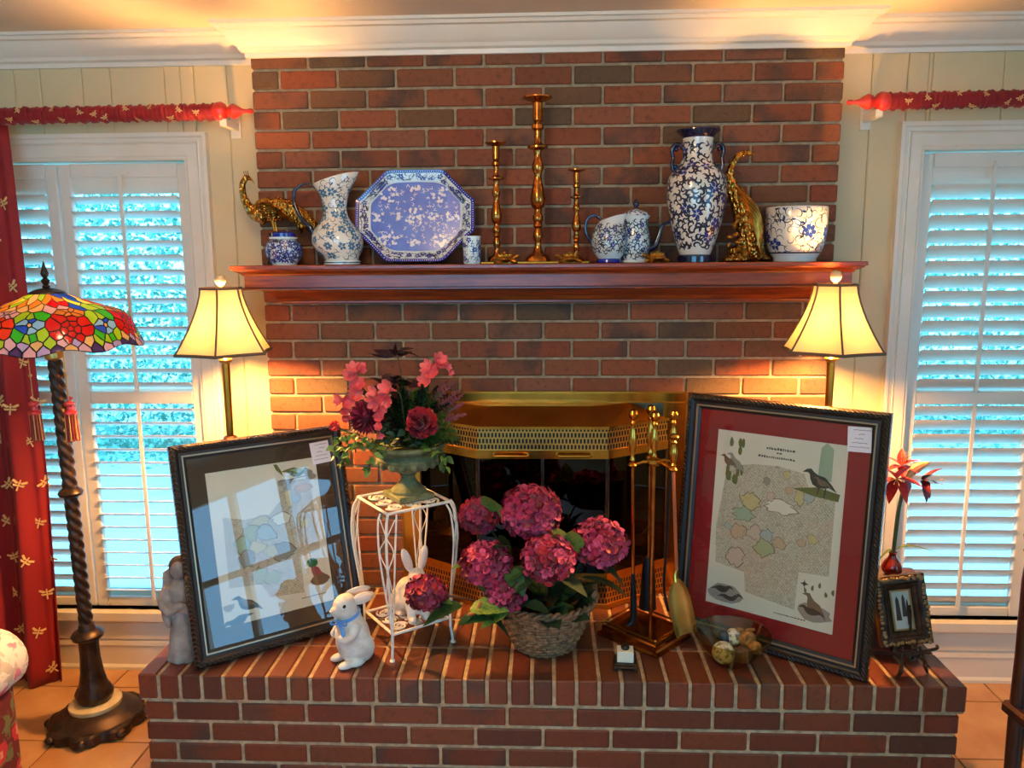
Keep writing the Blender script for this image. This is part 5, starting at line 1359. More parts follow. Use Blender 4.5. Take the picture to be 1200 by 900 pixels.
# ---- wicker basket
BC = Vector((0.004, -.428, HZ))
bk = thing('wicker_basket', 'round brown wicker basket filled with magenta hydrangeas', 'basket', BC)
def brad(z): return .088+.072*(z/.165)**.75
MB().lathe([(.001, .004), (.088, .004), (.10, .02), (.150, .150), (.146, .150), (.095, .024), (.001, .010)], 40).build('lining', 'wicker_dark', bk)
for k in range(15):
    z = .006+k*.0106; r = brad(z)
    pts = []
    for i in range(96):
        a = 2*PI*i/96
        q = r+.0032*math.sin(a*24+(PI if k % 2 else 0)); pts.append((q*math.cos(a), q*math.sin(a), z+.0012*math.sin(a*5+k)))
    MB().tube(pts, .0052, 6, closed=True).build('weave_row', 'wicker', bk)
for k in range(24):
    a = 2*PI*(k+.25)/24
    MB().tube([((brad(z)-.001)*math.cos(a), (brad(z)-.001)*math.sin(a), z) for z in (.004, .04, .08, .12, .168)], .0034, 6).build('stake', 'wicker_dark', bk)
for ph in (0, PI):
    MB().tube([((.162+.006*math.cos(a*20+ph))*math.cos(a), (.162+.006*math.cos(a*20+ph))*math.sin(a), .168+.006*math.sin(a*20+ph)) for a in (2*PI*i/160 for i in range(160))], .0055, 6, closed=True).build('rim_braid', 'wicker', bk)
for ph in (0, 2.1, 4.2):
    MB().tube([(.150+.010*math.sin(s*PI)+.005*math.cos(s*18+ph), -.05+.10*s+.004*math.sin(s*18+ph), .155+.050*math.sin(s*PI)) for s in (i/30. for i in range(31))], .0042, 6).build('handle_strand', 'wicker', bk)
# moss of small dark leaves inside, then the hydrangeas
hyd_labels = [
 ('large full magenta hydrangea at the top of the basket', (-.038, -.455, .848), .092, ('petal_magenta', 'petal_rose', 'petal_magenta', 'petal_wine'), 150),
 ('magenta hydrangea half behind a pale green leaf', (-.205, -.400, .815), .064, ('petal_magenta', 'petal_red', 'petal_wine'), 90),
 ('bright red pink hydrangea facing front over the basket centre', (.017, -.560, .735), .078, ('petal_red', 'petal_rose', 'petal_magenta', 'petal_wine'), 120),
 ('red hydrangea leaning out toward the fire tools', (.178, -.455, .745), .084, ('petal_red', 'petal_magenta', 'petal_rose', 'petal_wine'), 130),
 ('rose pink hydrangea beside the white plant stand', (-.175, -.535, .706), .076, ('petal_rose', 'petal_magenta', 'petal_wine'), 115),
 ('small drooping magenta hydrangea low over the basket rim', (-.112, -.560, .625), .062, ('petal_magenta', 'petal_rose', 'petal_wine'), 90),
 ('crimson hydrangea stretched out in front of the crouching rabbit', (-.352, -.600, .640), .060, ('petal_red', 'petal_magenta', 'petal_wine'), 90)]
lv_sets = [[('light', (-.135, -.45, .83), (-.3, -.35, 1), .10), ('dark', (.02, -.47, .78), (1, -.3, -.2), .10)],
           [('light', (-.165, -.43, .83), (-.15, -.4, 1), .095), ('dark', (-.14, -.45, .77), (.5, -.5, -.6), .09)],
           [('dark', (.04, -.56, .68), (1, -.5, -.2), .11), ('mid', (-.05, -.55, .70), (-.8, -.4, -.2), .10), ('dark', (-.03, -.57, .68), (-1, -.5, -.3), .10)],
           [('light', (.095, -.51, .73), (-.05, -.3, 1), .11), ('dark', (.12, -.52, .66), (1, -.4, .0), .15), ('dark', (.16, -.50, .70), (1, -.1, -.5), .12), ('mid', (.08, -.50, .78), (-.6, -.3, .3), .09)],
           [('mid', (-.15, -.52, .74), (.4, -.4, .5), .085), ('light', (-.215, -.52, .70), (-1, -.3, .1), .07), ('mid', (-.11, -.55, .70), (.5, -.6, -.4), .10)],
           [('mid', (-.13, -.58, .575), (-.9, -.3, .0), .13), ('light', (-.10, -.60, .590), (-.9, -.4, -.25), .10), ('dark', (-.06, -.58, .60), (.9, -.5, .1), .09), ('dark', (-.15, -.56, .590), (-.8, -.4, -.2), .12)],
           [('light', (-.27, -.60, .605), (-.9, -.1, .3), .09), ('mid', (-.24, -.60, .60), (-.8, -.2, -.15), .13), ('light', (-.22, -.60, .59), (.7, -.2, .2), .12), ('dark', (-.20, -.61, .59), (.8, -.2, -.3), .13)]]
for i, (lb, c, r, mts, n) in enumerate(hyd_labels):
    t = thing('hydrangea', lb, 'hydrangea', (BC.x+(c[0]-BC.x)*.25, BC.y+(c[1]-BC.y)*.2, HZ+.10), group='hydrangeas in the wicker basket')
    bloom_hydrangea(t, c, r, 30+i, list(mts), n)
    b = t.location; mid = (Vector(b)+Vector(c))/2+Vector((0, 0, .05 if i < 6 else .02))
    stem(t, [b, mid, c], .0036, 'stem_green' if i % 2 else 'stem_brown')
    for key, p, d, L in lv_sets[i]: put_leaf(t, key, p, d, L, random.uniform(-.4, .4))
gr = thing('filler_foliage', 'dark leafy filler packed into the basket under the hydrangeas', 'foliage', (BC.x, BC.y, HZ+.11))
rg = random.Random(77)
for k in range(46):
    a = rg.uniform(0, 2*PI); q = .13*math.sqrt(rg.random())
    p = (BC.x+q*math.cos(a), BC.y+q*math.sin(a), HZ+.13+rg.uniform(0, .05))
    put_leaf(gr, rg.choice(['dark', 'dark', 'mid']), p, (math.cos(a)*.7, math.sin(a)*.7-.15, rg.uniform(.2, 1.2)), rg.uniform(.07, .12), rg.uniform(-1, 1))
tw = MB(); tw.tube(cr([(-.23, -.585, .560), (-.20, -.60, .585), (-.185, -.605, .615)], 3), [.008, .006, .005], 7)
tag(tw.build('twig', 'twig'), 'pale orange twig poking out beside the basket rim', 'twig')

# ---- urn with mixed flowers
UC = Vector((-.432, -.395, .874))
ur = thing('urn', 'mossy green footed garden urn on the white plant stand', 'urn', UC)
ob('plinth', bevbox(.125, .125, .020, .004, 'urn_stone'), ur, (0, 0, .010), (0, 0, R(37)))
MB().lathe([(.058, .018), (.056, .028), (.045, .036), (.034, .048), (.024, .062), (.022, .072), (.027, .078), (.022, .083)], 30).build('pedestal', 'urn_stone', ur)
MB().lathe([(.020, .082), (.045, .090), (.075, .104), (.092, .120), (.096, .134), (.090, .146), (.094, .154), (.108, .164)], 36, wob=lambda a, z: 1+.035*abs(math.sin(8*a))*(1 if z < .135 else 0)).build('bowl', 'urn_stone', ur)
MB().lathe([(.104, .160), (.118, .166), (.124, .172), (.122, .180), (.112, .182), (.100, .174), (.080, .150), (.001, .148)], 36).build('rim', 'urn_stone', ur)
for k in range(16):
    a = 2*PI*k/16; MB().ell((.090*math.cos(a), .090*math.sin(a), .118), (.012, .012, .014), 8, 6).build('gadroon', 'urn_stone', ur)
def spray(label, base, path, mt, n, size, seed):
    """stem with a row of trumpet flowers towards its tip"""
    t = thing('freesia_spray', label, 'freesia', base, group='coral freesias in the urn'); rg = random.Random(seed)
    P = cr([base]+path, 6); stem(t, [base]+path, .0022)
    m = len(P)
    for k in range(n):
        i = int(m*.42+(m*.58-1)*k/(n-1)); p = P[i]; d = (P[min(i+1, m-1)]-P[max(i-1, 0)]).normalized()
        ax = (d*.4+Vector((rg.uniform(-.8, .8), -.9, rg.uniform(-.2, .8)))).normalized()
        s = size*(1-.55*k/(n-1)) if k > n*.4 else size
        b = MB(); t1 = ax.orthogonal().normalized(); t2 = ax.cross(t1)
        b.tube([Vector((0, 0, 0)), ax*s*.9], [.0016, s*.22], 7)
        for q in range(6):
            a = q*PI/3; e = (t1*math.cos(a)+t2*math.sin(a)+ax*.75).normalized(); petal(b, ax*s*.75, e, s*.95, s*.62, s*.1, 0, ax)
        b.build('flower', mt, t, p-t.location, smooth=False)
    return t
ub = (UC.x, UC.y, UC.z+.16)
spray('coral freesia spray arching out over the tall brown map', ub, [(-.52, -.41, 1.16), (-.575, -.43, 1.24), (-.585, -.43, 1.285), (-.555, -.44, 1.30)], 'petal_coral', 8, .032, 1)
spray('coral freesia spray hanging low toward the brown map frame', ub, [(-.53, -.43, 1.14), (-.60, -.45, 1.205), (-.612, -.45, 1.175), (-.608, -.45, 1.145)], 'petal_coral', 7, .030, 2)
spray('big coral freesia spray curving down the front of the bouquet', ub, [(-.43, -.46, 1.17), (-.435, -.50, 1.235), (-.475, -.51, 1.225), (-.495, -.515, 1.18), (-.492, -.515, 1.115)], 'petal_coral', 11, .035, 3)
spray('coral freesia spray standing up toward the mantel candlesticks', ub, [(-.38, -.40, 1.18), (-.345, -.38, 1.27), (-.335, -.37, 1.305), (-.300, -.37, 1.28)], 'petal_coral', 10, .033, 4)
def ball_flower(name, label, c, r, mt, n, spiky, seed):
    t = thing(name, label, 'flower', (UC.x+(c[0]-UC.x)*.4, UC.y+(c[1]-UC.y)*.4, UC.z+.17)); rg = random.Random(seed)
    stem(t, [t.location, (Vector(t.location)+Vector(c))/2, c], .0024); m = MB()
    ga = PI*(3-math.sqrt(5))
    ax = Vector((-.1, -.9, .35)).normalized()
    m.ell((0, 0, 0), r*.55, 10, 7, mi=1)
    for i in range(n):
        z = 1-1.5*(i+.5)/n; q = math.sqrt(max(0, 1-z*z)); a = i*ga
        t1 = ax.orthogonal().normalized(); t2 = ax.cross(t1); d = (ax*z+t1*q*math.cos(a)+t2*q*math.sin(a)).normalized()
        L = r*rg.uniform(.85, 1.1)
        petal(m, d*r*.15, d, L, (r*.16 if spiky else r*.5), r*.05, rg.choice((0, 0, 1)), ax if abs(d.dot(ax)) < .9 else t1)
    o = m.build('bloom', list(mt), t, Vector(c)-t.location, smooth=False)
ball_flower('carnation', 'deep red ruffled carnation at the front of the urn', (-.368, -.485, 1.137), .044, ('petal_red', 'petal_wine'), 110, False, 5)
ball_flower('chrysanthemum', 'spiky burgundy chrysanthemum next to the hanging freesia', (-.540, -.475, 1.150), .048, ('petal_wine', 'petal_magenta'), 170, True, 6)
ball_flower('small_rose', 'tiny red rose at the edge of the bouquet over the brown map', (-.645, -.455, 1.120), .016, ('petal_red', 'amaryllis_red'), 26, False, 7)
# dark top flower with long drooping petals
t = thing('dark_lily', 'dark plum lily on a thin stem at the very top of the bouquet', 'flower', (UC.x, UC.y, UC.z+.17))
stem(t, [t.location, (-.44, -.38, 1.20), (-.462, -.36, 1.335)], .0022, 'stem_brown')
LV['plum'] = leaf_mesh('petal', 1, .34, .3, .45, 'petal_plum'); LV['plumleaf'] = leaf_mesh('leaf', 1, .6, .3, .3, 'petal_plum')
for k, (d, L) in enumerate((((1, -.2, .25), .075), ((.7, -.5, .6), .06), ((-.2, -.4, .7), .05), ((-.9, -.3, .0), .08), ((-1, -.2, -.35), .085), ((.9, -.4, -.15), .07), ((.1, -.8, .1), .06))): put_leaf(t, 'plum', (-.462, -.36, 1.335), d, L, k*.7, 'petal')
t = thing('plum_foliage', 'cluster of dark plum leaves in the heart of the bouquet', 'foliage', (UC.x, UC.y, UC.z+.17)); rg = random.Random(12)
stem(t, [t.location, (-.44, -.40, 1.15), (-.44, -.41, 1.24)], .003, 'stem_brown')
for k in range(13): put_leaf(t, 'plumleaf', (-.44+rg.uniform(-.07, .07), -.41+rg.uniform(-.03, .03), 1.235+rg.uniform(-.035, .035)), (rg.uniform(-1, 1), rg.uniform(-1, .1), rg.uniform(-.2, .8)), rg.uniform(.05, .08), rg.uniform(-1, 1))
# ferny fronds
def frond(parent, p0, p1, w, mt, seed):
    rg = random.Random(seed); P = cr([p0, ((p0[0]+p1[0])/2+rg.uniform(-.01, .01), (p0[1]+p1[1])/2-.01, (p0[2]+p1[2])/2+.02), p1], 10); m = MB()
    m.tube([Vector(q)-parent.location for q in P], .0012, 5)
    for i in range(2, len(P)):
        d = (P[i]-P[i-1]).normalized(); k = w*math.sin(PI*min(1, (i+2)/len(P)*.9))
        for s in range(15):
            v = Vector((rg.gauss(0, 1), rg.gauss(0, 1), rg.gauss(0, 1))).normalized(); e = (v-d*v.dot(d)).normalized()*.8+d*.5
            c = Vector(P[i])-parent.location-d*rg.random()*.006; L = k*rg.uniform(.5, 1)
            sd = e.cross(d).normalized()*.0019
            m.add([c-sd, c+sd, c+e*L*.6+sd*1.3, c+e*L, c+e*L*.6-sd*1.3], [(0, 1, 2, 3, 4)])
    m.build('frond', mt, parent, smooth=False)
t = thing('asparagus_fern', 'feathery green fern filling the side of the bouquet near the brass hood', 'fern', (UC.x, UC.y, UC.z+.165))
for i, p in enumerate(((-.42, -.43, 1.20), (-.39, -.44, 1.23), (-.36, -.42, 1.22), (-.33, -.42, 1.19), (-.30, -.42, 1.15), (-.27, -.43, 1.10), (-.26, -.42, 1.06), (-.30, -.46, 1.09), (-.34, -.47, 1.17), (-.43, -.45, 1.24), (-.36, -.38, 1.26), (-.31, -.45, 1.04), (-.40, -.46, 1.17), (-.28, -.40, 1.17), (-.33, -.47, 1.13), (-.37, -.45, 1.25), (-.29, -.46, 1.13), (-.26, -.45, 1.08), (-.45, -.44, 1.21), (-.32, -.40, 1.22))):
    frond(t, tuple(t.location), p, .042, 'fern_green' if i % 3 else 'leaf_dark', i)
t = thing('leafy_fern', 'dark green fern sprays spreading behind the coral freesias', 'fern', (UC.x, UC.y, UC.z+.165)); rg = random.Random(61)
for i in range(26):
    a = rg.uniform(-1, 1); frond(t, tuple(t.location), (-.435+a*.15, -.385+rg.uniform(-.05, .02), 1.27-.10*a*a+rg.uniform(-.09, .01)), .034, rg.choice(['fern_green', 'leaf_mid', 'leaf_dark']), 200+i)
t = thing('heather_sprig', 'dusty pink heather plumes at the side of the bouquet', 'heather', (UC.x, UC.y, UC.z+.165))
for i, p in enumerate(((-.30, -.38, 1.25), (-.265, -.38, 1.22), (-.25, -.39, 1.18), (-.285, -.39, 1.20), (-.32, -.37, 1.23), (-.26, -.37, 1.14), (-.245, -.40, 1.215), (-.275, -.40, 1.25), (-.24, -.41, 1.15))): frond(t, tuple(t.location), p, .034, 'petal_pale', 40+i)
t = thing('ivy_cluster', 'grey green ivy leaves tucked behind the urn rim', 'ivy', (UC.x, UC.y, UC.z+.165)); rg = random.Random(4)
for k in range(26):
    p = (-.43+rg.uniform(-.055, .06), -.47+rg.uniform(-.03, .02), 1.07+rg.uniform(-.01, .075)); put_leaf(t, 'ivy', p, (rg.uniform(-1, 1), rg.uniform(-1, -.2), rg.uniform(-.4, .6)), rg.uniform(.028, .042), rg.uniform(-1, 1))
t = thing('trailing_ivy', 'bright green leaves trailing over the urn onto the brown map', 'ivy', (UC.x, UC.y, UC.z+.165)); rg = random.Random(9)
for a in ([(-.52, -.45, 1.07), (-.60, -.46, 1.10), (-.64, -.46, 1.07), (-.645, -.46, 1.03)], [(-.50, -.47, 1.06), (-.56, -.48, 1.075), (-.60, -.48, 1.05), (-.61, -.485, 1.01)], [(-.47, -.49, 1.05), (-.51, -.50, 1.05), (-.53, -.505, 1.00)], [(-.35, -.48, 1.05), (-.31, -.49, 1.05), (-.295, -.49, 1.01)]):
    stem(t, [tuple(t.location)]+a, .0014)
    for p in cr(a, 5):
        for q in range(2): put_leaf(t, rg.choice(['light', 'light', 'mid']), (p.x+rg.uniform(-.008, .008), p.y+rg.uniform(-.01, 0), p.z+rg.uniform(-.008, .008)), (rg.uniform(-1, 1), rg.uniform(-1, -.1), rg.uniform(-1, .5)), rg.uniform(.02, .034), rg.uniform(-1, 1))
t = thing('brown_foliage', 'brownish twiggy leaves behind the coral freesias', 'foliage', (UC.x, UC.y, UC.z+.165)); rg = random.Random(14)
for k in range(22):
    p1 = (-.55+rg.uniform(-.06, .08), -.43+rg.uniform(-.02, .03), 1.19+rg.uniform(-.08, .08)); frond(t, tuple(t.location), p1, .018, 'leaf_dark' if k % 2 else 'stem_brown', 80+k)

# ---- amaryllis in the red vase
t = thing('bud_vase', 'small round red glass vase holding the amaryllis', 'vase', (1.094, -.420, HZ+.244))
MB().lathe([(.012, 0), (.020, .001), (.030, .014), (.031, .026), (.024, .042), (.013, .056), (.010, .066), (.013, .074), (.0105, .074), (.008, .066), (.010, .056), (.020, .04), (.001, .03)], 28).build('body', 'red_glass', t)
V = t.location
t = thing('amaryllis', 'tall red amaryllis leaning in front of the shutter', 'amaryllis', (V.x, V.y, V.z+.035))
MB().tube([Vector(p)-t.location for p in cr([tuple(t.location), (1.098, -.42, .78), (1.103, -.42, .86), (1.116, -.42, .935)], 5)], [.006, .0065, .006, .006], 8).build('stem', 'stem_green', t)
LV['ared'] = leaf_mesh('petal', 1, .50, .25, .30, 'amaryllis_red'); LV['adark'] = leaf_mesh('petal', 1, .42, .25, .35, 'amaryllis_dark')
def amar(c, ax, key, L):
    ax = Vector(ax).normalized(); t1 = ax.orthogonal().normalized(); t2 = ax.cross(t1)
    for k in range(6):
        a = k*PI/3+.4; put_leaf(t, key, c, t1*math.cos(a)+t2*math.sin(a)+ax*.55, L, 0, 'petal')
    s = MB()
    for k in range(5):
        d = ax*.055+t1*.012*math.cos(k*1.25)+t2*.012*math.sin(k*1.25); s.tube([Vector(c)-t.location, Vector(c)+d-t.location], .0009, 5); s.ell(Vector(c)+d-t.location, .002, 6, 5)
    s.build('stamens', 'amaryllis_bud', t)
amar((1.080, -.440, .955), (-.35, -.9, .1), 'ared', .078)
amar((1.168, -.420, .945), (.75, -.55, .0), 'adark', .066)
amar((1.110, -.400, .985), (-.1, -.5, .6), 'ared', .058)
b = MB(); b.tube([Vector(p)-t.location for p in cr([(1.118, -.42, .95), (1.145, -.425, .985), (1.180, -.43, 1.005)], 4)], [.006, .016, .003], 9); b.build('bud', 'amaryllis_bud', t)
b = MB(); b.tube([Vector(p)-t.location for p in cr([(1.118, -.425, .90), (1.119, -.43, .93), (1.118, -.43, .955)], 4)], [.006, .012, .004], 9); b.build('bud', 'petal_pale', t)
LV['strap'] = leaf_mesh('leaf', 1, .16, .4, .9, 'leaf_mid')
put_leaf(t, 'strap', (1.100, -.42, .72), (1, -.1, .75), .105); put_leaf(t, 'strap', (1.092, -.43, .72), (-.7, -.6, .7), .07); put_leaf(t, 'strap', (1.092, -.42, .715), (-1, -.1, .1), .05)
# ================================================================ CANDLESTICK LAMPS
def buffet_lamp(x, y, label, rz, power, pole_mt):
    t = thing('table_lamp', label, 'lamp', (x, y, HZ), (0, 0, rz), group='lit lamps flanking the chimney')
    MB().lathe([(.075, 0), (.078, .006), (.070, .014), (.045, .022), (.030, .034), (.020, .055), (.014, .075)], 30).build('base', 'brass_satin', t)
    MB().lathe([(.0115, .07), (.0115, .62), (.0125, .905)], 20).build('pole', pole_mt, t)
    MB().lathe([(.012, .638), (.022, .642), (.024, .648), (.018, .654), (.012, .656)], 20).build('collar', 'cherry_dark', t)
    MB().lathe([(.012, .900), (.020, .904), (.022, .912), (.014, .920), (.016, .970), (.010, .975)], 16).build('socket', 'bulb_socket', t)
    # six sided bell shade
    z0, z1 = .937, 1.145
    def hexa(z, r, n=6):
        L = []
        for k in range(6):
            a0, a1 = PI/3*k+PI/6, PI/3*(k+1)+PI/6
            for s in range(5):
                f = s/5.; p = Vector((math.cos(a0), math.sin(a0)))*(1-f)+Vector((math.cos(a1), math.sin(a1)))*f
                q = 1-.05*4*f*(1-f)                # sides sag inwards a little
                L.append((p.x*r*q, p.y*r*q, z))
        return L
    rows = []
    def rad(f): return .066+.092*(1-f)**1.5
    for i in range(9):
        f = i/8.; rows.append(hexa(z0+(z1-z0)*f-.006*(1-f)*0, rad(f)))
    MB().loft(rows, cap=False).build('shade', 'shade_silk', t, smooth=False)
    for k in range(6):
        a = PI/3*k+PI/6
        MB().tube([((rad(f)+.001)*math.cos(a), (rad(f)+.001)*math.sin(a), z0+(z1-z0)*f) for f in (i/8. for i in range(9))], .0032, 6).build('shade_rib', 'linen_trim', t)
    for z, f, nm in ((z0, 0, 'bottom_trim'), (z1, 1, 'top_trim')):
        L = hexa(z, rad(f)+.001); MB().tube(L, .0055 if f == 0 else .0048, 6, closed=True).build(nm, 'linen_trim', t)
    MB().tube([(-.060, 0, z1), (.060, 0, z1)], .002, 6).build('harp_bar', 'bulb_socket', t)
    MB().lathe([(.003, 1.140), (.007, 1.146), (.006, 1.152), (.014, 1.160), (.0185, 1.172), (.014, 1.186), (.001, 1.191)], 18).build('finial', 'marble', t)
    MB().lathe([(.010, .975), (.014, .985), (.024, 1.010), (.026, 1.028), (.020, 1.046), (.001, 1.054)], 18).build('bulb', 'bulb_glow', t)
    return t
LAMPW = 70
buffet_lamp(-1.048, -.285, 'lit bell shaded lamp beside the window with the red curtain', R(12), LAMPW, 'brass_satin')
buffet_lamp(.919, -.285, 'lit bell shaded lamp above the red matted map', R(-8), LAMPW, 'brass_satin')

# ================================================================ STAINED GLASS FLOOR LAMP
FLP = (-1.597, -.300)
fl_ = thing('floor_lamp', 'stained glass floor lamp with dark twisted pole and scalloped base', 'floor lamp', (FLP[0]+.008, FLP[1], 0), (0, R(-1.2), 0))
def scal(a, z): return 1+.05*math.sin(8*a)+.03*math.sin(16*a+1)
MB().lathe([(.150, .002), (.156, .006), (.156, .034), (.148, .042)], 96, wob=scal).build('base', 'dark_bronze', fl_)
MB().lathe([(.146, .040), (.136, .044), (.120, .056), (.104, .066), (.088, .072), (.080, .074)], 64).build('base_dome', 'dark_bronze', fl_)
for k in range(8):
    a = 2*PI*(k+.25)/8
    m = MB(); m.ell((.158*math.cos(a), .158*math.sin(a), .022), (.020, .020, .014), 9, 6); m.build('base_ornament', 'dark_bronze', fl_)
MB().lathe([(.084, .072), (.086, .078), (.086, .088), (.080, .092), (.030, .092)], 40).build('marble_disc', 'marble', fl_)
MB().lathe([(.045, .090), (.056, .104), (.060, .125), (.052, .142), (.044, .156), (.036, .20), (.031, .26), (.031, .31), (.034, .325)], 32, wob=lambda a, z: 1+.06*abs(math.sin(4*a))).build('vase_stem', 'dark_bronze', fl_)
MB().lathe([(.034, .322), (.050, .330), (.053, .342), (.046, .352), (.030, .360), (.026, .372), (.024, .380)], 28).build('collar', 'dark_bronze', fl_)
tz = [.375+i*(1.31-.375)/260 for i in range(261)]
def twist(a, z): return 1+.12*math.sin(4*a+z*170)
MB().lathe([(.0215, z) for z in tz], 28, wob=twist).build('twisted_pole', 'dark_bronze', fl_, angle=60)
MB().lathe([(.022, .838), (.036, .845), (.040, .855), (.034, .864), (.022, .872)], 24).build('knuckle', 'dark_bronze', fl_)
MB().lathe([(.018, 1.305), (.028, 1.315), (.030, 1.335), (.020, 1.36), (.010, 1.37), (.007, 1.53)], 20).build('socket', 'bulb_socket', fl_)
# shade profile from the flared skirt to the crown
SPF = [(.306, 1.322), (.300, 1.334), (.292, 1.348), (.284, 1.368), (.277, 1.392), (.268, 1.418), (.254, 1.440), (.234, 1.454), (.205, 1.466), (.170, 1.478), (.135, 1.491), (.100, 1.505), (.067, 1.520), (.052, 1.528)]
SPF = [(r*.90 if r > .07 else r, 1.352+(z-1.322)*(1.528-1.352)/(1.528-1.322)) for r, z in SPF]
arc = [0]
for (r0, z0), (r1, z1) in zip(SPF, SPF[1:]): arc.append(arc[-1]+math.hypot(r1-r0, z1-z0))
ALEN = arc[-1]
def spt(u, v, off=0.):
    """point on the shade: u angle, v arc length from the skirt; off outwards"""
    v = min(max(v, 0), ALEN-1e-6); i = 0
    while arc[i+1] < v: i += 1
    f = (v-arc[i])/(arc[i+1]-arc[i]); (r0, z0), (r1, z1) = SPF[i], SPF[i+1]
    r = r0+(r1-r0)*f; z = z0+(z1-z0)*f; d = Vector((z1-z0, -(r1-r0))).normalized()
    if v < .03: r *= 1+.018*math.sin(u*9)*(1-v/.03); z -= .008*math.sin(u*9)*(1-v/.03)
    r += d.x*off; z += d.y*off
    return (r*math.cos(u), r*math.sin(u), z)
RG = random.Random(42); UW = .28                     # metres per radian near the skirt
seeds = []
def seed(u, v, c):
    u %= 2*PI*UW
    for (a, b, q) in seeds:
        du = min(abs(a-u), 2*PI*UW-abs(a-u))
        if math.hypot(du, b-v) < .0115: return
    if .004 < v < ALEN-.004: seeds.append((u, v, c))
TW = 2*PI*UW
nro = 7
for k in range(nro):                                # roses with leaves, small blossoms between
    u = TW*(k+.13)/nro; v = .086+.008*((k*7) % 3-1)
    col = 'red' if k % 3 != 2 else 'scarlet'
    seed(u, v, 'amber' if k % 2 else col)
    for j in range(5): seed(u+.020*math.cos(j*1.26+k), v+.016*math.sin(j*1.26+k), col)
    for j in range(8): seed(u+.046*math.cos(j*.785+k), v+.036*math.sin(j*.785+k), col)
    um = u+TW/nro/2
    for du, dv, c in ((-.030, -.036, 'green'), (-.012, -.045, 'lime'), (.012, -.040, 'green'), (.032, -.036, 'lime'), (-.03, .036, 'lime'), (.028, .04, 'green'), (0, .030, 'lime')): seed(um+du, v+dv, c)
    for j in range(5): seed(um+.015*math.cos(j*1.26), v+.002+.015*math.sin(j*1.26), 'blue' if j % 2 else 'sky')
    seed(um, v+.002, 'amber')
    for j in range(6): seed(u+.02+.024*math.cos(j*1.05), .150+.014*math.sin(j*1.05), 'pink' if k % 2 else 'orange')
for i in range(46): seed(TW*i/46., .012, ('purple', 'pink', 'lilac', 'purple', 'amber', 'pink')[i % 6])
for i in range(46): seed(TW*(i+.5)/46., .032, ('lilac', 'amber', 'lime', 'pink')[i % 4])
for fr_, ct_ in ((.63, 26), (.74, 20), (.85, 15), (.95, 10)):
    for i in range(ct_): seed(TW*(i+.5*(ct_ % 2)+RG.uniform(-.15, .15))/ct_, ALEN*fr_+RG.uniform(-.006, .006), RG.choice(['amber', 'orange', 'red', 'amber', 'lime', 'pink', 'yellow', 'blue']))
for i in range(1500):
    if len(seeds) > 296: break
    v = RG.uniform(.03, ALEN-.01)
    # cells get narrower towards the crown, so fewer there
    if v > .17 and RG.random() < (v-.17)/.28: continue
    u = RG.uniform(0, TW)
    if any(math.hypot(min(abs(a-u), TW-abs(a-u)), b-v) < (.019 if v < .17 else .026) for a, b, _ in seeds): continue
    seeds.append((u, v, RG.choice(['amber', 'amber', 'orange', 'lime', 'amber', 'red', 'yellow', 'blue', 'amber'] if v < .2 else ['amber', 'red', 'orange', 'amber', 'lilac', 'red', 'amber'])))
def clip(poly, p, q):
    """keep the part of poly nearer to p than to q"""
    mx, my = (p[0]+q[0])/2, (p[1]+q[1])/2; nx, ny = q[0]-p[0], q[1]-p[1]; out = []
    for i in range(len(poly)):
        a, b = poly[i], poly[(i+1) % len(poly)]
        da = (a[0]-mx)*nx+(a[1]-my)*ny; db = (b[0]-mx)*nx+(b[1]-my)*ny
        if da <= 0: out.append(a)
        if (da < 0 < db) or (db < 0 < da):
            f = da/(da-db); out.append((a[0]+(b[0]-a[0])*f, a[1]+(b[1]-a[1])*f))
    return out
lead = MB()
allp = [(u+s*TW, v) for u, v, _ in seeds for s in (-1, 0, 1)]
for u, v, c in seeds:
    poly = [(u-.12, 0), (u+.12, 0), (u+.12, ALEN), (u-.12, ALEN)]
    for q in allp:
        if abs(q[0]-u) < .13 and abs(q[1]-v) < .13 and (q[0] != u or q[1] != v): poly = clip(poly, (u, v), q)
        if len(poly) < 3: break
    if len(poly) < 3: continue
    dense = []
    for i in range(len(poly)):
        a, b = poly[i], poly[(i+1) % len(poly)]; n = max(1, int(math.hypot(a[0]-b[0], a[1]-b[1])/.012))
        for s in range(n): dense.append((a[0]+(b[0]-a[0])*s/n, a[1]+(b[1]-a[1])*s/n))
    cx = sum(p[0] for p in dense)/len(dense); cy = sum(p[1] for p in dense)/len(dense)
    inn = []
    for x, y in dense:
        L = math.hypot(x-cx, y-cy); k = max(.3, 1-.0022/max(L, .003)); inn.append((cx+(x-cx)*k, cy+(y-cy)*k))
    n = len(dense)
    A = [spt(x/UW, y, .001) for x, y in dense]; I = [spt(x/UW, y, .001) for x, y in inn]; I2 = [spt(x/UW, y, -.002) for x, y in inn]; A2 = [spt(x/UW, y, -.002) for x, y in dense]
    lead.add(A+I+I2+A2, [(i, (i+1) % n, n+(i+1) % n, n+i) for i in range(n)]+[(2*n+i, 2*n+(i+1) % n, 3*n+(i+1) % n, 3*n+i) for i in range(n)]+[(n+i, n+(i+1) % n, 2*n+(i+1) % n, 2*n+i) for i in range(n)])
    g = MB(); J = [spt(x/UW, y, .0002) for x, y in inn]
    g.add(J+[spt(cx/UW, cy, .0012)], [(i, (i+1) % n, n) for i in range(n)])
    g.build('glass_piece', 'glass_'+c, fl_)
lo_ = lead.build('lead_came', 'lead', fl_, smooth=False); lo_['kind'] = 'stuff'
MB().lathe([(.056, 1.524), (.054, 1.532), (.036, 1.540), (.020, 1.544), (.010, 1.546)], 28).build('crown', 'dark_bronze', fl_)
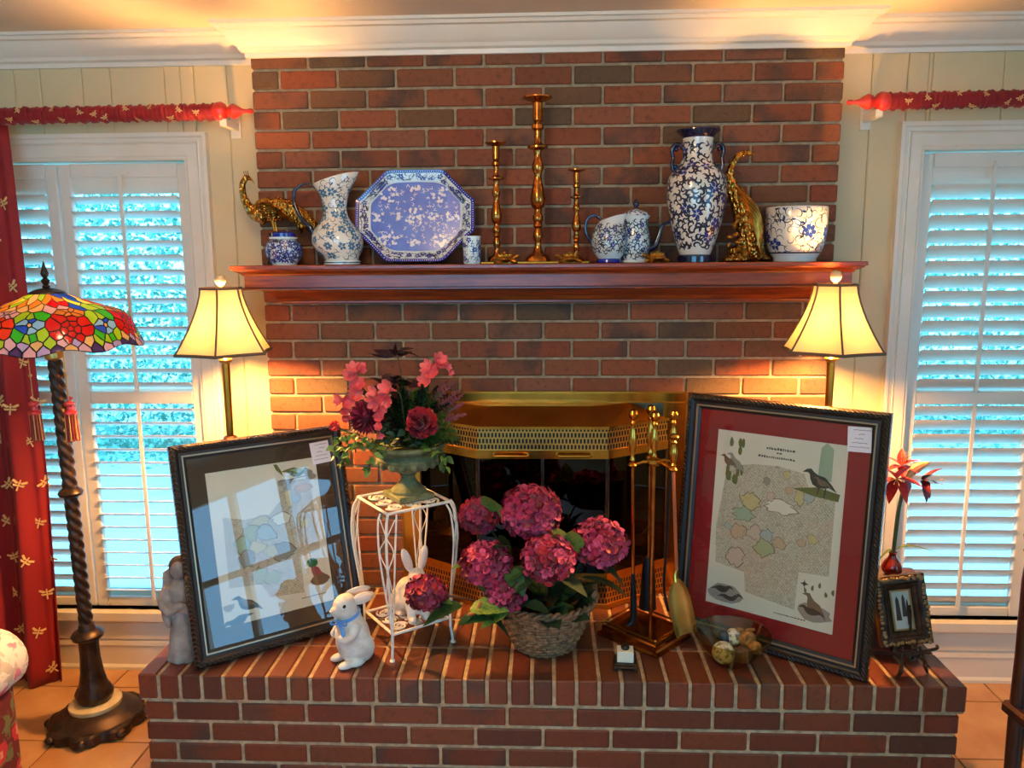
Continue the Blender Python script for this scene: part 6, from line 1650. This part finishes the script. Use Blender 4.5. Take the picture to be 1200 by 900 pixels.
MB().lathe([(.009, 1.545), (.013, 1.550), (.007, 1.556), (.012, 1.563), (.014, 1.570), (.006, 1.578), (.010, 1.584), (.0125, 1.592), (.009, 1.604), (.004, 1.620), (.001, 1.632)], 18).build('finial', 'dark_bronze', fl_)
for k in range(2):
    MB().lathe([(.010, 0), (.016, .02), (.022, .05), (.018, .075), (.001, .085)], 14, (.07*(-1)**k, 0, 1.37)).build('bulb', 'bulb_glow_small', fl_)
    MB().tube([(.012*(-1)**k, 0, 1.345), (.07*(-1)**k, 0, 1.365)], .006, 8).build('bulb_arm', 'bulb_socket', fl_)
for k, (dx, dy) in enumerate(((-.070, -.03), (.060, -.045), (-.01, .06))):
    c = MB(); c.tube([(dx, dy, 1.35), (dx, dy, 1.175)], .0014, 6)
    for i in range(9): c.ell((dx, dy, 1.34-i*.018), .0024, 6, 5)
    c.ell((dx, dy, 1.262), (.006, .006, .005), 8, 6)
    ch = c.build('pull_chain', 'cord_gold', fl_)
    h = MB(); h.lathe([(.003, 1.178), (.016, 1.172), (.017, 1.166), (.009, 1.158), (.010, 1.148), (.020, 1.142), (.021, 1.136), (.018, 1.132)], 18, (dx, dy, 0)); h.build('tassel_head', 'rod_red', fl_)
    s = MB()
    rr = random.Random(k)
    for i in range(34):
        a = 2*PI*i/34; r = .0165 if i % 2 else .013
        s.tube([(dx+r*math.cos(a), dy+r*math.sin(a), 1.134), (dx+r*1.12*math.cos(a)+rr.uniform(-.002, .002), dy+r*1.12*math.sin(a), 1.045+rr.uniform(-.004, .004))], .0022, 5, mi=i % 3 == 0)
    s.lathe([(.012, 1.134), (.013, 1.05)], 12, (dx, dy, 0)); so = s.build('tassel_fringe', ['tassel_red', 'cord_gold'], fl_)
cb = MB(); cb.tube(cr([(-1.49, -.22, .012), (-1.44, -.17, .008), (-1.40, -.10, .007), (-1.36, -.05, .008), (-1.30, -.03, .007), (-1.245, -.02, .007), (-1.24, .04, .007)], 5), .0045, 7)
tag(cb.build('lamp_cord', 'cable'), 'thin dark lamp cord lying behind the hearth corner', 'cord')

# ================================================================ CURTAIN AND RODS
def rod(name, label, xt, x1, z0, z1, yv, sx):
    """ruffled fabric sleeve on a pole ending in a turned finial; xt tip, x1 far end"""
    t = thing(name, label, 'curtain rod', (xt, yv, z0), group='red curtain rods')
    L = abs(x1-xt); dz = z1-z0
    def P(s): return (-sx*s, 0, dz*s/L)
    n = 300; loops = []; rr = random.Random(5)
    for i in range(n+1):
        s = .135+(L-.135)*i/n; c = P(s); r = .027+.0022*math.sin(i*2.1)+rr.uniform(-.0015, .0015)
        loops.append([(c[0], r*math.cos(a), c[2]+r*(1.0+.10*math.sin(i*.9+a))*math.sin(a)) for a in (2*PI*j/14 for j in range(14))])
    MB().loft(loops).build('fabric_sleeve', 'curtain_red', t, angle=80)
    prf = [(.003, 0), (.008, .004), (.009, .012), (.006, .022), (.009, .038), (.018, .052), (.026, .068), (.022, .082), (.012, .090), (.026, .098), (.033, .112), (.030, .128), (.024, .140)]
    m = MB(); m.loft([[(-sx*x, r*math.cos(a), r*math.sin(a)) for a in (2*PI*j/20 for j in range(20))] for r, x in prf]); m.build('finial', 'rod_red', t)
    b = MB(); b.box(-sx*.105-.012, -sx*.105+.012, -.010, YW-yv, -.050, -.026); b.box(-sx*.105-.018, -sx*.105+.018, YW-yv-.008, YW-yv, -.075, .01); b.build('bracket', 'trim_paint', t, smooth=False)
    for k in range(26):
        s = .19+k*.052+.012*math.sin(k*2.3)
        if s > L-.03: break
        c = P(s); a = -.2+.75*math.sin(k*2.7); d = ob('dragonfly_motif', DRG, t, (c[0], -.0305*math.cos(a), c[2]+.031*math.sin(a)), (-a, .8*math.sin(k*1.7), 0), (.75, 1, .75))
    return t
g = MB()
for pts in ([(-.002, -.016), (.002, -.016), (.0015, .012), (-.0015, .012)], [(0, .004), (.016, .012), (.018, .007), (.008, .001)], [(0, .004), (-.016, .012), (-.018, .007), (-.008, .001)], [(0, -.001), (.014, .0), (.012, -.005), (.004, -.005)], [(0, -.001), (-.014, .0), (-.012, -.005), (-.004, -.005)]):
    g.add([(x, 0, z) for x, z in pts], [tuple(range(len(pts)))])
DRG = g.mesh('dragonfly_motif', 'motif_gold', smooth=False)
rod('curtain_rod', 'red ruffled curtain rod over the window with the drawn curtain', -1.004, -2.75, 2.141, 2.133, -.02, 1)
rod('curtain_rod', 'red ruffled curtain rod above the amaryllis window', 1.018, 2.75, 2.139, 2.150, -.02, -1)
cu = thing('curtain', 'long red curtain with golden dragonflies beside the floor lamp', 'curtain', (-2.2, -.02, 0))
CX0, CX1 = -2.52, -1.895
def cpt(s, z):
    """s across 0..1, z height"""
    f = (2.11-z)/2.11
    x = CX0+(CX1+.035*min(1, f*1.6)-.02*f-CX0)*s
    amp = .030*(.35+.65*f**.5)
    ph = s*2*PI*4.4+.5*math.sin(f*2+s*5)
    y = -.02+amp*math.sin(ph)+.010*math.sin(ph*2.3+1)-.03*f
    return Vector((x+.012*math.cos(ph)*f, y, z))
vs = []; fs = []; NS, NZ = 150, 40
for j in range(NZ+1):
    for i in range(NS+1): vs.append(cpt(i/NS, .004+(2.108-.004)*j/NZ)-cu.location)
for j in range(NZ):
    for i in range(NS): a = j*(NS+1)+i; fs.append((a, a+1, a+NS+2, a+NS+1))
m = MB(); m.add(vs, fs); co_ = m.build('cloth', 'curtain_red', cu, angle=180); k = co_.modifiers.new('thickness', 'SOLIDIFY'); k.thickness = .003; k.offset = 1
rr = random.Random(2)
for j in range(14):
    for i in range(7):
        s = .30+(i+(.5 if j % 2 else 0))*.105+rr.uniform(-.008, .008); z = .07+j*.148+rr.uniform(-.012, .012)
        if s > .985: continue
        p = cpt(s, z); e = 1e-3
        dx = (cpt(s+e, z)-p).normalized(); dz_ = (cpt(s, z+e)-p).normalized(); nn = dx.cross(dz_).normalized()
        if nn.y > 0: nn = -nn
        M = Matrix((dx, -nn, dz_)).transposed()
        o = ob('dragonfly_motif', DRG, cu, p+nn*.0045-cu.location, (0, 0, 0), (1.5, 1, 1.5)); o.rotation_euler = (M @ Matrix.Rotation(rr.uniform(-.9, .9), 3, 'Y')).to_euler()

cl_ = thing('ceiling_light', 'round frosted dome ceiling light in front of the chimney', 'ceiling light', (-.45, -1.55, CEIL))
MB().lathe([(.17, -.002), (.17, -.03), (.155, -.034)], 36).build('ring', 'brass_satin', cl_)
MB().lathe([(.150, -.03), (.140, -.07), (.105, -.11), (.055, -.135), (.001, -.143)], 36).build('dome', 'dome_glow', cl_)
MB().lathe([(.010, -.142), (.012, -.150), (.006, -.158), (.001, -.162)], 14).build('finial', 'brass_satin', cl_)

# ================================================================ SEATS AT THE PICTURE EDGES
ac = thing('armchair', 'floral chintz armchair whose arm enters the picture corner', 'armchair', (-1.905, -1.13, 0), (0, 0, R(184)))
def rbox(name, w, d, h, b, mt, loc, rot=(0, 0, 0)):
    bm = bmesh.new(); bmesh.ops.create_cube(bm, size=1)
    for v in bm.verts: v.co = Vector((v.co.x*w, v.co.y*d, v.co.z*h))
    bmesh.ops.bevel(bm, geom=list(bm.edges), offset=b, segments=5, affect='EDGES', profile=.5)
    me = bpy.data.meshes.new(name); bm.to_mesh(me); bm.free(); me.materials.append(MATS[mt]); me.polygons.foreach_set('use_smooth', [True]*len(me.polygons))
    return ob(name, me, ac, loc, rot)
for s in (-1, 1):
    rbox('arm_side', .13, .62, .44, .03, 'chintz_dark', (s*.36, 0, .275))
    MB().tube([(s*.365, -.325, .51), (s*.365, -.32, .51), (s*.365, .30, .51)], .090, 24).build('arm_roll', 'chintz_light', ac)
    MB().tube([(s*.365, -.338, .51), (s*.365, -.325, .51)], [.078, .090], 24).build('arm_front', 'chintz_light', ac)
rbox('seat_cushion', .60, .60, .17, .05, 'chintz_light', (0, -.02, .40)); rbox('seat_base', .60, .60, .24, .02, 'chintz_dark', (0, 0, .20)); rbox('backrest', .72, .18, .72, .07, 'chintz_light', (0, .30, .68), (R(-8), 0, 0))
for s in (-1, 1):
    for q in (-1, 1): MB().lathe([(.020, 0), (.028, .02), (.022, .06), (.026, .09)], 14, (s*.36, q*.25, 0)).build('leg', 'dark_wood', ac)

dc = thing('dining_chair', 'dark wooden chair post at the edge beside the shutter', 'chair', (1.462, -1.02, 0), (0, 0, R(6)))
for s in (-1, 1):
    MB().lathe([(.016, 0), (.018, .04), (.020, .30), (.022, .43), (.020, .60), (.022, .80), (.017, .875), (.024, .885), (.019, .895), (.024, .910), (.027, .925), (.020, .940), (.002, .946)], 18, (s*.20, .18, 0)).build('back_post', 'dark_wood', dc)
    MB().lathe([(.014, 0), (.018, .10), (.021, .38), (.022, .45)], 16, (s*.21, -.18, 0)).build('front_leg', 'dark_wood', dc)
for z in (.56, .66, .76): MB().prism([(-.19, z-.025), (.19, z-.025), (.19, z+.02), (0, z+.035), (-.19, z+.02)], .172, .188).build('back_slat', 'dark_wood', dc, smooth=False)
m = MB(); me = bevbox(.46, .42, .035, .008, 'dark_wood'); ob('seat', me, dc, (0, 0, .45))
for z in (.16, .26):
    MB().tube([(-.21, -.18, z), (.21, -.18, z)], .010, 10).build('stretcher', 'dark_wood', dc)
    for s in (-1, 1): MB().tube([(s*.21, -.18, z-.04), (s*.20, .18, z-.04)], .010, 10).build('stretcher', 'dark_wood', dc)
